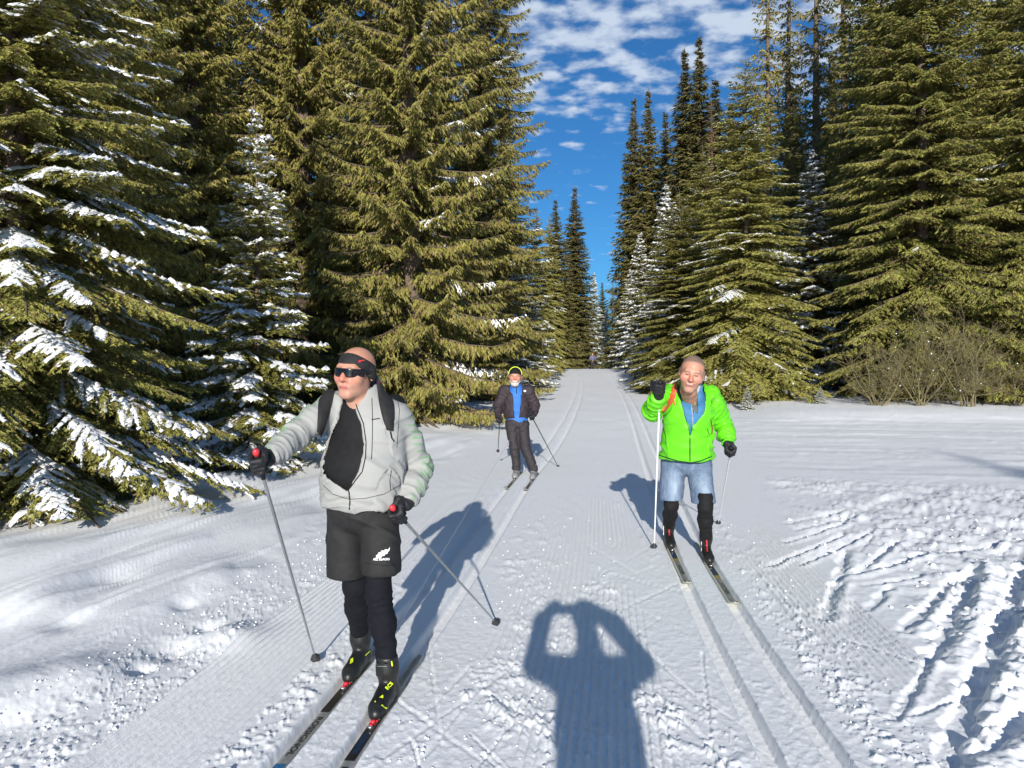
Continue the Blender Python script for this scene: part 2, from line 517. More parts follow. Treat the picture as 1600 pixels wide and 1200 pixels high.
# loose snow clods thrown up by skis and poles
def snow_clods():
    V, Fc = [], []
    base = np.array([(0, 0, 1), (1, 0, 0), (0, 1, 0), (-1, 0, 0), (0, -1, 0), (0, 0, -1)], float)
    fc = np.array([(0, 1, 2), (0, 2, 3), (0, 3, 4), (0, 4, 1), (5, 2, 1), (5, 3, 2), (5, 4, 3), (5, 1, 4)])
    xs, ys, ss = [], [], []
    for k in range(1300):
        y0 = 2.9 * math.exp(rs.rand() ** 1.3 * 1.1)
        r = rs.rand()
        if r < 0.30: x0 = xl_f(y0) + rs.uniform(-1.7, -1.0); s = rs.uniform(0.004, 0.012)
        elif r < 0.5: x0 = xl_f(y0) + rs.uniform(0.22, 1.4); s = rs.uniform(0.003, 0.010)
        elif r < 0.6: x0 = xr_f(y0) + rs.uniform(0.25, 0.8); s = rs.uniform(0.003, 0.011)
        else: x0 = xr_f(y0) + rs.uniform(1.2, 5.0); y0 = max(y0, 3.5); s = rs.uniform(0.006, 0.026)
        xs.append(x0); ys.append(y0); ss.append(s)
    xs, ys = np.array(xs), np.array(ys)
    zs = H_base(xs, ys) + H_detail(xs, ys)
    for x0, y0, z0, s in zip(xs, ys, zs, ss):
        v = base * (s * rs.uniform(0.6, 1.3, (6, 1))) * np.array((rs.uniform(.8, 1.6), rs.uniform(.8, 1.4), .7))
        a = rs.rand() * 6.28
        v = v @ np.array([(math.cos(a), math.sin(a), 0), (-math.sin(a), math.cos(a), 0), (0, 0, 1)])
        Fc.append(fc + 6 * len(V))
        V.append(v + (x0, y0, z0 + s * 0.25))
    o = mesh_obj('snow_crumbs', np_mesh('snow_crumbs', np.concatenate(V), np.concatenate(Fc), (M_SNOW,), smooth=True))
    o['kind'] = 'stuff'
    tag(o, 'loose crumbs and clods of snow scattered over the scuffed trail', 'snow')
snow_clods()

# ------------------------------------------------------------------ spruces
def norm(v):
    return v / np.maximum(np.linalg.norm(v, axis=-1, keepdims=True), 1e-9)

def tube_np(pts, radii, sides=6):
    pts = np.asarray(pts, float)
    n = len(pts)
    T = np.gradient(pts, axis=0)
    T = norm(T)
    ref = np.array((0.0, 0, 1)) if abs(T[0][2]) < 0.9 else np.array((1.0, 0, 0))
    A = norm(np.cross(T, ref)); B = np.cross(T, A)
    an = np.arange(sides) * 2 * math.pi / sides
    V = pts[:, None] + np.asarray(radii)[:, None, None] * (A[:, None] * np.cos(an)[None, :, None] + B[:, None] * np.sin(an)[None, :, None])
    V = V.reshape(-1, 3)
    i = np.arange(n - 1)[:, None] * sides
    j = np.arange(sides)[None, :]
    jn = (j + 1) % sides
    Q = np.stack([i + j, i + jn, i + sides + jn, i + sides + j], -1).reshape(-1, 4)
    return V, Q

class Geo:
    def __init__(s): s.V = []; s.F = []; s.n = 0
    def add(s, v, f):
        s.V.append(v); s.F.append(f + s.n); s.n += len(v)
    def mesh(s, name, mats, smooth=False):
        if not s.V:
            return None
        fs = {}
        for f in s.F: fs.setdefault(f.shape[1], []).append(f)
        return np_mesh(name, np.concatenate(s.V), [np.concatenate(a) for a in fs.values()], mats, smooth)

def spruce(seed, Ht, R, whorl=0.33, nper=7, first=0.25, prof=0.8, e_low=-0.25, e_top=0.7, sag=0.22, up=0.16,
           wid=0.30, sp2=0.10, sp3=0.08, l3=0.17, w3=0.035, hang2=0.35, hang3=0.35, detail_top=None, gap=0.0,
           snow=0.0, snow_dir=None, snow_w=0.05, frost=0.0, mat=None, name='spruce', trunk_r=None, bare_low=0.0, limb=True, core=3):
    r = np.random.RandomState(seed)
    tri = []
    sn = Geo(); tr = Geo()
    trunk_r = trunk_r or Ht * 0.0125
    zs = np.linspace(-0.3, Ht, 14)
    rad = trunk_r * np.clip(1 - zs / Ht, 0.02, 1) ** 0.8
    tr.add(*tube_np(np.stack([0.04 * np.sin(zs * .5), 0.04 * np.cos(zs * .4), zs], -1), rad, 8))
    h = first
    up_v = np.array((0, 0, 1.0))
    while h < Ht * 0.985:
        f = h / Ht
        near_top = (1 - f)
        n = max(3, int(round(nper * (0.45 + 0.55 * min(1, near_top * 3)))))
        a0 = r.rand() * 6.28
        for k in range(n + core):
            if r.rand() < gap: continue
            az = a0 + k * 6.283 / n + r.uniform(-.25, .25)
            L = R * near_top ** prof * r.uniform(0.78, 1.15) * (1 - 0.25 * math.exp(-h / 0.6))
            if k >= n: L *= r.uniform(.3, .6); az = r.rand() * 6.283
            L = max(L, 0.10)
            if h < bare_low and r.rand() < 0.75: L *= 0.3
            z0 = h + r.uniform(-.5, .5) * whorl
            if z0 < 0.05: z0 = 0.05
            e = e_low + (e_top - e_low) * f ** 1.2 + r.uniform(-.08, .08)
            co = 1.0
            if detail_top is not None and h > detail_top: co = 1.9
            fine_ = min(1.0, .30 + L / (R * .45))
            s2, s3, ll3, ww3 = sp2 * co * max(.5, fine_), sp3 * co, l3 * (1 + .5 * (co - 1)) * fine_, w3 * (1 + .8 * (co - 1)) * max(.55, fine_)
            o = np.array((math.cos(az), math.sin(az), 0.0)); S = np.array((-o[1], o[0], 0.0))
            bend = r.uniform(-.12, .12)
            def crv(t):
                t = t[:, None]
                zz = math.tan(e) * t - sag * t ** 2 * 1.2 + up * t ** 3.5
                return np.array((0, 0, z0)) + L * (o * t * 0.97 + S * bend * t ** 2 + up_v * zz)
            n2 = max(4, int(L / s2))
            t = np.linspace(0.10 if L > .5 else .02, 0.99, n2) + r.uniform(-.3, .3, n2) / n2
            t = np.clip(t, 0.01, 0.995)
            Pt = crv(t); Tn = norm(crv(np.clip(t + .02, 0, 1.02)) - Pt)
            if limb and L > 0.5:
                ts = np.linspace(0, .97, 6)
                tr.add(*tube_np(crv(ts), trunk_r * 0.16 * (L / R) ** .5 * (1 - ts * .85) + 0.003, 3))
            side = np.tile((1.0, -1.0), n2); t2 = np.repeat(t, 2)
            P2, T2 = np.repeat(Pt, 2, 0), np.repeat(Tn, 2, 0)
            l2 = L * wid * np.minimum(1, t2 / 0.30) ** .7 * np.clip(1 - t2, 0, 1) ** .55 * r.uniform(.65, 1.25, n2 * 2) + ll3 * .5
            ca = r.uniform(.55, .85, n2 * 2)[:, None]
            D2 = norm(T2 * ca + side[:, None] * S * np.sqrt(1 - ca ** 2) - up_v * hang2 * r.uniform(.3, 1.2, n2 * 2)[:, None])
            n3 = max(2, int(math.ceil(l2.max() / s3)) + 1)
            s = (np.arange(n3) * s3)[None, :] + r.uniform(0, s3, (len(l2), n3)) * .6
            ok = s < l2[:, None]
            q = P2[:, None] + D2[:, None] * s[..., None] - up_v * (0.25 * hang2 * s ** 2 / max(L * wid, .1))[..., None]
            N2 = norm(np.cross(D2, up_v))
            for sg in (-1, 1, 0):
                if sg == 0:
                    mk = ok
                else:
                    mk = ok & (r.rand(*ok.shape) < 0.93)
                qq = q[mk]
                frac = (s / l2[:, None])[mk][:, None]
                D2b = np.broadcast_to(D2[:, None], q.shape)[mk]
                N2b = np.broadcast_to(N2[:, None], q.shape)[mk]
                D3 = norm(D2b * (0.75 if sg else 1) + sg * N2b * 0.75 - up_v * hang3 * r.uniform(.5, 1.5, (len(qq), 1)) + r.normal(0, .18, qq.shape))
                ln = ll3 * (1.05 - .5 * frac) * r.uniform(.6, 1.3, (len(qq), 1))
                Wd = norm(np.cross(D3, r.normal(0, 1, D3.shape) + up_v * .6)) * ww3 * .5 * r.uniform(.7, 1.3, (len(qq), 1))
                a = qq + Wd - D3 * ln * .08; b = qq - Wd - D3 * ln * .08; c = qq + D3 * ln
                tri.append(np.stack([a, b, c], 1).reshape(-1, 3))
            if snow > 0:
                sdv = 0.0
                if snow_dir is not None:
                    sdv = 0.5 * (o[0] * snow_dir[0] + o[1] * snow_dir[1])
                br = r.rand() - (snow + sdv * 0.7)
                if br < 0:
                    pt = vn2(t2 * L * 2.0 + seed, side * 3 + k * 7.7 + h * 3, seed)
                    m = (pt > 0.60 - .42 * min(1, -br * 2)) & (t2 > .30) & (r.rand(len(t2)) < .85) & (P2[:, 2] > .12)
                    m &= (np.arange(len(t2)) // 2) % (2 if co == 1 and s2 < .07 else 1) == 0
                    if m.any():
                        Pm, Dm, lm, Nm = P2[m], D2[m], l2[m] * r.uniform(.45, 1.1, m.sum()), N2[m]
                        ns = 6
                        fr = np.linspace(0.0, 1.0, ns)
                        sw = snow_w * r.uniform(.6, 1.35, len(lm))
                        ss_ = fr[None, :] * lm[:, None]
                        c_ = Pm[:, None] + Dm[:, None] * ss_[..., None] - up_v * (0.25 * hang2 * ss_ ** 2 / max(L * wid, .1))[..., None]
                        c_ += r.normal(0, .22, c_.shape) * sw[:, None, None]
                        wv = sw[:, None] * np.array((.7, 1.0, 1.1, 1.0, .8, .3))[None, :] * r.uniform(.6, 1.4, (len(sw), 6))
                        lft = c_ + Nm[:, None] * wv[..., None] + up_v * 0.004
                        rgt = c_ - Nm[:, None] * wv[..., None] + up_v * 0.004
                        top = c_ + up_v * (0.012 + wv * .62)[..., None]
                        vv = np.stack([lft, top, rgt], 2).reshape(-1, 3)
                        bi = (np.arange(len(lm)) * ns * 3)[:, None, None] + (np.arange(ns - 1) * 3)[None, :, None]
                        qs = []
                        for j in (0, 1):
                            qs.append(np.stack([bi + j, bi + j + 1, bi + 4 + j, bi + 3 + j], -1).reshape(-1, 4))
                        sn.add(vv, np.concatenate(qs))
                    if frost and m.any():
                        s_m = s[m]; k_m = ok[m] & (s_m < lm[:, None] * 1.05) & (r.rand(*s_m.shape) < .6)
                        qf = q[m][k_m]; Df = np.broadcast_to(Dm[:, None], (len(Dm), s.shape[1], 3))[k_m]
                        Nf = np.broadcast_to(Nm[:, None], (len(Dm), s.shape[1], 3))[k_m]
                        ff = (s_m / l2[m][:, None])[k_m][:, None]
                        for sg in (-1, 1):
                            D3 = norm(Df * .8 + sg * Nf * .75 - up_v * hang3 * .6 + r.normal(0, .12, qf.shape))
                            ln = ll3 * (1.05 - .5 * ff) * r.uniform(.55, 1.1, (len(qf), 1))
                            Wd = norm(np.cross(D3, up_v)) * frost * r.uniform(.45, .95, (len(qf), 1))
                            b0 = qf + up_v * .012
                            vv = np.stack([b0 + Wd * .7, b0 + D3 * ln * .55 + up_v * frost * .35 + Wd, b0 + D3 * ln, b0 + D3 * ln * .55 + up_v * frost * .35 - Wd, b0 - Wd * .7, b0 + up_v * frost * .4], 1)
                            n_ = len(vv)
                            i6 = np.arange(n_)[:, None] * 6
                            sn.add(vv.reshape(-1, 3), np.concatenate([i6 + np.array([[0, 1, 5]]), i6 + np.array([[1, 2, 5]]), i6 + np.array([[2, 3, 5]]), i6 + np.array([[3, 4, 5]])]))
        h += whorl * r.uniform(.7, 1.25) * (1.0 if f < .8 else .75)
    # leader
    tr.add(*tube_np([(0, 0, Ht * .97), (0, 0, Ht * 1.0 + .25)], [0.012, .006], 4))
    V = np.concatenate(tri)
    V = V.reshape(-1, 3, 3); V = V[V[:, :, 2].min(1) > 0.05].reshape(-1, 3)
    crown = np_mesh(name + '_crown', V, np.arange(len(V)).reshape(-1, 3), (mat or M_NEEDLE,))
    print(name, 'tris', len(V) // 3, 'snow quads', sum(len(f) for f in sn.F))
    return dict(crown=crown, trunk=tr.mesh(name + '_trunk', (M_BARK,), True), snow=sn.mesh(name + '_snow', (M_TSNOW,), True), H=Ht, R=R)

KIND = {}
KIND['near'] = spruce(11, 13.0, 3.0, whorl=.25, nper=9, first=.10, prof=.85, e_low=-.25, sag=.26, up=.14, wid=.27, sp2=.062, sp3=.042,
                      l3=.085, w3=.026, hang2=.30, hang3=.18, detail_top=6.6, snow=.58, snow_dir=(.8, .1), snow_w=.034, frost=.044, name='near')
KIND['young'] = spruce(12, 5.5, 1.45, whorl=.25, nper=9, first=.15, prof=.85, e_low=-.18, sag=.26, up=.14, wid=.42, sp2=.062, sp3=.055,
                       l3=.095, w3=.026, hang2=.3, hang3=.15, snow=1.3, snow_w=.038, frost=.044, name='young')
KIND['old'] = spruce(13, 24.0, 3.0, whorl=.42, nper=7, first=.3, prof=.62, e_low=-.32, e_top=.5, sag=.12, up=.26, wid=.21, sp2=.10, sp3=.075,
                     l3=.19, w3=.042, hang2=.75, hang3=1.0, detail_top=17, snow=.12, snow_dir=(.5, -.1), snow_w=.016, frost=.024, mat=M_NEEDLE_OLD, name='old')
KIND['old2'] = spruce(23, 23.0, 3.0, whorl=.46, nper=7, first=.3, prof=.66, e_low=-.30, e_top=.5, sag=.14, up=.22, wid=.26, sp2=.11, sp3=.08,
                      l3=.175, w3=.044, hang2=.55, hang3=.65, detail_top=16, snow=.12, snow_dir=(.5, -.1), snow_w=.016, frost=.024, mat=M_NEEDLE_OLD, name='old2')
KIND['layer'] = spruce(14, 13.0, 2.9, whorl=.34, nper=10, first=.10, prof=.70, e_low=-.26, e_top=.5, sag=.24, up=.10, wid=.36, sp2=.115, sp3=.09,
                       l3=.15, w3=.046, hang2=.22, hang3=.18, snow=.20, snow_dir=(-.35, 0), snow_w=.022, frost=.03, name='layer')
KIND['broad'] = spruce(15, 23.0, 4.2, whorl=.48, nper=10, first=.4, prof=.62, e_low=-.28, e_top=.5, sag=.20, up=.14, wid=.28, sp2=.15, sp3=.11,
                       l3=.20, w3=.058, hang2=.32, hang3=.35, detail_top=14, snow=.06, snow_w=.018, frost=.024, name='broad')
KIND['snowy'] = spruce(16, 11.0, 2.1, whorl=.36, nper=7, first=.2, prof=.85, e_low=-.22, e_top=.5, sag=.22, up=.12, wid=.34, sp2=.16, sp3=.14,
                       l3=.22, w3=.065, hang2=.3, hang3=.2, snow=1.5, snow_w=.06, frost=.08, name='snowy')
KIND['thin'] = spruce(17, 27.0, 2.1, whorl=.50, nper=8, first=.6, prof=.92, e_low=-.45, e_top=.45, sag=.1, up=.2, wid=.34, sp2=.24, sp3=.19,
                      l3=.38, w3=.12, hang2=.6, hang3=.5, gap=.03, core=5, mat=M_NEEDLE_DARK, name='thin')
KIND['open'] = spruce(19, 27.0, 2.3, whorl=.62, nper=5, first=.6, prof=.6, e_low=-.4, e_top=.35, sag=.1, up=.2, wid=.30, sp2=.20, sp3=.17,
                      l3=.30, w3=.085, hang2=.6, hang3=.6, gap=.2, core=1, mat=M_NEEDLE_OLD, name='open')
KIND['larch'] = spruce(18, 14.0, 2.0, whorl=.7, nper=5, first=.6, prof=.7, e_low=.0, e_top=.6, sag=.05, up=.1, wid=.3, sp2=.35, sp3=.35,
                       l3=.5, w3=.05, hang2=.2, hang3=.2, mat=M_LARCH, name='larch')

def put_tree(kind, px, Y, h, r, label, rot=0.0, group=None, name='spruce_tree', no_snow=False):
    K = KIND[kind]
    x = (px - 800.0) / F * Y
    z = H(x, Y) - 0.05
    t = thing(name, label, 'tree', (x, Y, z), group)
    t.rotation_euler = (0, 0, rot)
    t.scale = (r / K['R'], r / K['R'], h / K['H'])
    for part in ('trunk', 'crown', 'snow'):
        if K[part] is None or (part == 'snow' and no_snow): continue
        o_ = mesh_obj(part, K[part], t)
        if part == 'snow': o_['kind'] = 'stuff'
    return t

def top_h(py, Y, x=0):
    return EYE + (HOR - py) * Y / F - float(z_f(Y))

GL, GR_, GT = 'spruces lining the trail on the left', 'spruces lining the trail on the right', 'tall dark spruces behind the right row'
def ht(py, Y): return EYE + (HOR - py) * Y / F - float(z_f(np.array(float(Y)))) 
TREES = [
 # kind, px, Y, height, radius, rot, group, label
 ('near', 20, 8.9, 12.5, 2.75, 0.0, GL, 'big spruce at the far left with snow-laden boughs reaching over the bank'),
 ('near', -330, 8.6, 12, 2.6, 2.0, GL, 'spruce whose snowy bough tips poke in from the left edge of the picture'),
 ('young', 398, 12.2, ht(178, 12.2), 1.5, 0.4, GL, 'small snow-covered spruce with a bare leader behind the man in grey'),
 ('old', 640, 20.2, 24, 3.1, 0.3, GL, 'broad old spruce with hanging twigs right behind the headband skier'),
 ('old', 470, 21.5, 23, 3.0, 2.2, GL, 'old olive-green spruce rising above the small snowy spruce'),
 ('old2', 760, 28.5, 25, 2.8, 1.2, GL, 'tall old spruce whose comb-like boughs edge the sky at the left of the trail'),
 ('old2', 300, 20, 21, 2.4, 3.0, GL, 'sparse brownish spruce showing sky between its drooping boughs'),
 ('old', 160, 17.5, 20, 3.0, 4.0, GL, 'dark old spruce close behind the snow-laden spruce at the left edge'),
 ('old2', 575, 27, 24, 2.8, 5.0, GL, 'tall spruce half hidden behind the broad old spruce with hanging twigs'),
 ('broad', 380, 28, 15, 3.2, 1.9, GL, 'spruce deep in the shade behind the small snow-covered spruce'),
 ('broad', 60, 24, 19, 3.4, .9, GL, 'spruce in the second row beyond the tree at the far left'),
 ('snowy', 812, 38, ht(400, 38), 2.3, 1.0, GL, 'medium spruce with snow on its right-hand boughs beside the rising trail'),
 ('layer', 838, 50, ht(322, 50), 2.0, 2.0, GL, 'slim spruce with a spiky top left of the tall pointed one by the crest'),
 ('layer', 858, 60, ht(335, 60), 1.9, 4.4, GL, 'slim spruce near the crest with lightly frosted boughs'),
 ('thin', 898, 82, ht(290, 82), 3.3, 1.0, GL, 'tall pointed dark spruce standing alone against the sky at the left of the crest'),
 ('thin', 868, 70, ht(310, 70), 2.6, 2.0, GL, 'dark pointed spruce between the slim frosted one and the tallest near the crest'),
 ('snowy', 914, 92, ht(455, 92), 2.4, 2.9, GL, 'short spruce with white bough tips at the foot of the tall pointed one'),
 ('snowy', 928, 98, ht(425, 98), 2.2, 1.5, GL, 'distant snow-dusted spruce just right of the tall pointed one'),
 ('thin', 941, 120, ht(440, 120), 2.2, 2.5, GL, 'faint far spruce in the gap where the trail disappears'),
 ('larch', 957, 125, ht(438, 125), 2.2, 0, GL, 'reddish-brown bare larch at the far end of the trail'),
 ('snowy', 947, 105, ht(480, 105), 2.6, .7, GL, 'low snowy spruce closing the far end of the trail'),
 ('snowy', 972, 95, ht(425, 95), 2.2, 3.7, GR_, 'far snowy spruce at the right end of the gap in the trees'),
 ('snowy', 985, 72, ht(420, 72), 2.3, 0.5, GR_, 'heavily snowed spruce leaning over the right edge of the crest'),
 ('snowy', 1000, 56, ht(362, 56), 2.3, 2.5, GR_, 'white-coated spruce in the row right of the rising trail'),
 ('snowy', 1042, 40, ht(285, 40), 2.4, 4.5, GR_, 'spruce with a white pagoda-like spire left of the bright green one'),
 ('layer', 1062, 33, ht(300, 33), 2.7, 1.5, GR_, 'bushy green spruce directly behind the raised glove of the man in green'),
 ('layer', 1165, 28, ht(85, 28), 3.1, 0.7, GR_, 'bright sunlit spruce with shelf-like boughs behind the man in the green jacket'),
 ('layer', 1098, 39, ht(225, 39), 3.0, 3.3, GR_, 'spruce squeezed between the white spire and the bright sunlit spruce'),
 ('snowy', 1268, 35, ht(235, 35), 2.5, 1.1, GR_, 'blue-shadowed spruce with snow in the dark gap on the right'),
 ('thin', 990, 76, ht(150, 76), 3.3, 0.3, GT, 'leftmost of the tall dark spruces against the sky'),
 ('thin', 1013, 73, ht(138, 73), 3.5, 1.8, GT, 'second tall dark spruce from the left against the sky'),
 ('thin', 1040, 74, ht(172, 74), 3.3, 3.1, GT, 'lower dark spruce top between the two taller pairs'),
 ('thin', 1070, 62, ht(75, 62), 3.5, 4.0, GT, 'left twin of the highest pair of dark spruce tops'),
 ('thin', 1092, 60, ht(55, 60), 3.5, 5.1, GT, 'highest dark spruce top in the middle of the sky gap'),
 ('thin', 1118, 56, ht(120, 56), 3.3, 2.3, GT, 'dark spruce just right of the highest top'),
 ('larch', 1112, 52, ht(150, 52), 1.0, 2.3, GT, 'thin dead reddish spire right of the highest spruce tops'),
 ('thin', 1142, 50, ht(160, 50), 2.8, 1.3, GT, 'dark spruce whose top shows beside the bright sunlit spruce'),
 ('open', 1200, 44, 26, 2.1, 0.2, GT, 'tall open-crowned spruce leaving the picture top above the bright one'),
 ('open', 1232, 47, 29, 2.2, 2.2, GT, 'tall thin spruce with sky between its branches near the top right'),
 ('open', 1275, 41, 26, 2.4, 3.6, GT, 'tall spruce rising out of the dark gap on the right'),
 ('open', 1318, 43, 28, 2.4, 4.9, GT, 'tall spruce behind the left side of the broad right-hand spruce'),
 ('broad', 1440, 28, 24, 4.3, 0.4, GR_, 'broad spruce with sweeping green boughs on the right, above the bare shrub'),
 ('broad', 1640, 26.5, 23, 4.0, 2.7, GR_, 'large spruce cut off by the right edge of the picture'),
 ('broad', 1365, 35, 23, 3.2, 4.1, GR_, 'spruce in shade just left of the broad right-hand spruce'),
 ('broad', 1560, 38, 24, 4.2, 1.0, GR_, 'spruce in the second row at the far right'),
 ('old2', 1780, 30, 24, 4.0, 2.0, GR_, 'spruce just outside the frame on the right whose bough tips close the forest edge'),
 ('old2', -150, 16, 22, 3.2, 1.4, GL, 'spruce just outside the frame on the left behind the snow-laden one'),
]
for (k, px, Y, h, r_, rot, grp, lab) in TREES:
    put_tree(k, px, Y, h, r_, lab or 'spruce just outside the frame whose boughs fill the edge of the forest', rot, grp,
             name='larch_tree' if k == 'larch' else 'spruce_tree')
# forest behind both rows
rf = random.Random(4)
backs = [(-60, 34), (60, 38), (150, 33), (240, 36), (330, 42), (430, 38), (520, 40), (600, 44), (680, 46), (740, 55), (790, 60),
         (1180, 62), (1240, 58), (1300, 52), (1350, 50), (1420, 48), (1480, 46), (1540, 50), (1610, 44), (1680, 40), (-180, 30), (1500, 60), (1390, 60)]
for (px, Y) in backs:
    put_tree(rf.choice(['thin', 'broad', 'thin']), px, Y, rf.uniform(19, 25), rf.uniform(2.6, 3.4),
             'dark spruce deep in the forest behind the front row of trees', rf.uniform(0, 6.28), 'spruces deep in the forest')
# one tree behind the photographer throws its shadow across the right-hand trail
def put_world(kind, x, y, h, r, label, rot):
    K = KIND[kind]
    t = thing('spruce_tree', label, 'tree', (x, y, H(x, y)), 'spruces behind the photographer')
    t.rotation_euler = (0, 0, rot); t.scale = (r / K['R'], r / K['R'], h / K['H'])
    for part in ('trunk', 'crown'): mesh_obj(part, K[part], t)
put_world('layer', 5.9, -25.0, 12.6, 2.6, 'spruce behind the photographer that shades the right-hand trail', 1.0)

# low snow-covered plants at the edge of the right-hand trees
for (px, Y, h, r_, lab) in ((1168, 24.6, .8, .3, 'tiny snow-buried spruce seedling at the foot of the bright sunlit spruce'),
                            (1282, 25.5, .6, .28, 'tiny snow-buried spruce seedling in front of the dark gap')):
    put_tree('young', px, Y, h, r_, lab, 1.0, 'snow-buried spruce seedlings', name='spruce_seedling')

# bare shrubs in front of the broad right-hand spruce
def shrub(px, Y, height, spread, seed, label):
    r = np.random.RandomState(seed)
    x = (px - 800) / F * Y
    base = np.array((0, 0, 0.0))
    st = Geo(); tw = Geo(); sn = Geo()
    def grow(p, d, L, rad, lev, geo):
        n = 5 if lev < 2 else (3 if lev == 2 else 2)
        pts = [p]
        for i in range(n):
            d = norm(d + r.normal(0, .13, 3) + np.array((0, 0, .05)))
            pts.append(pts[-1] + d * L / n)
        pts = np.array(pts)
        geo.add(*tube_np(pts, np.linspace(rad, rad * .45, n + 1), 4 if lev == 0 else 3))
        if lev < 3:
            for k in range((9, 6, 3)[lev]):
                i = r.randint(1, n + 1)
                dd = norm(d * .8 + r.normal(0, .6, 3))
                grow(pts[i], dd, L * r.uniform(.3, .6), max(rad * .45, .0035), lev + 1, tw)
        if lev == 2 and r.rand() < .03:
            c = pts[-1]; s = r.uniform(.012, .03)
            v = np.array([(0, 0, 1.2), (1, 0, 0), (0, 1, 0), (-1, 0, 0), (0, -1, 0), (0, 0, -.6)]) * s + c
            f = np.array([(0, 1, 2), (0, 2, 3), (0, 3, 4), (0, 4, 1), (5, 2, 1), (5, 3, 2), (5, 4, 3), (5, 1, 4)])
            sn.add(v, f)
    for k in range(9):
        a = r.uniform(-1, 1)
        d = norm(np.array((a * spread, r.uniform(-.5, .2), 1.0)))
        grow(base + r.normal(0, .12, 3) * (1, 1, 0), d, height * r.uniform(.7, 1.1), .022 if k else .035, 0, st)
    t = thing('bare_shrub', label, 'shrub', (x, Y, H(x, Y) - .03), 'bare shrubs on the right')
    mesh_obj('stem', st.mesh('shrub_stems', (M_TWIG,)), t)
    o = mesh_obj('twigs', tw.mesh('shrub_twigs', (M_TWIG,)), t); o['kind'] = 'stuff'
    if sn.V:
        o = mesh_obj('snow', sn.mesh('shrub_snow', (M_TSNOW,), True), t); o['kind'] = 'stuff'
shrub(1512, 24.2, 2.3, .55, 3, 'tallest bare shrub with a pale stem in front of the right-hand spruces')
shrub(1440, 24.4, 1.9, 1.0, 4, 'leaning olive-brown bare shrub left of the pale-stemmed one')
shrub(1585, 24.8, 1.4, .9, 6, 'low bare shrub beside the right edge of the picture')
shrub(1372, 24.6, 1.5, 1.0, 8, 'low tangled bare shrub at the left end of the thicket')

# ------------------------------------------------------------------ people: signed-distance modelling
def vn3(x, y, z, seed=0):
    zi = np.floor(z); fz = z - zi
    fz = fz * fz * (3 - 2 * fz)
    a = vn2(x + zi * 37.7, y + zi * 17.1, seed); b = vn2(x + (zi + 1) * 37.7, y + (zi + 1) * 17.1, seed)
    return a + (b - a) * fz

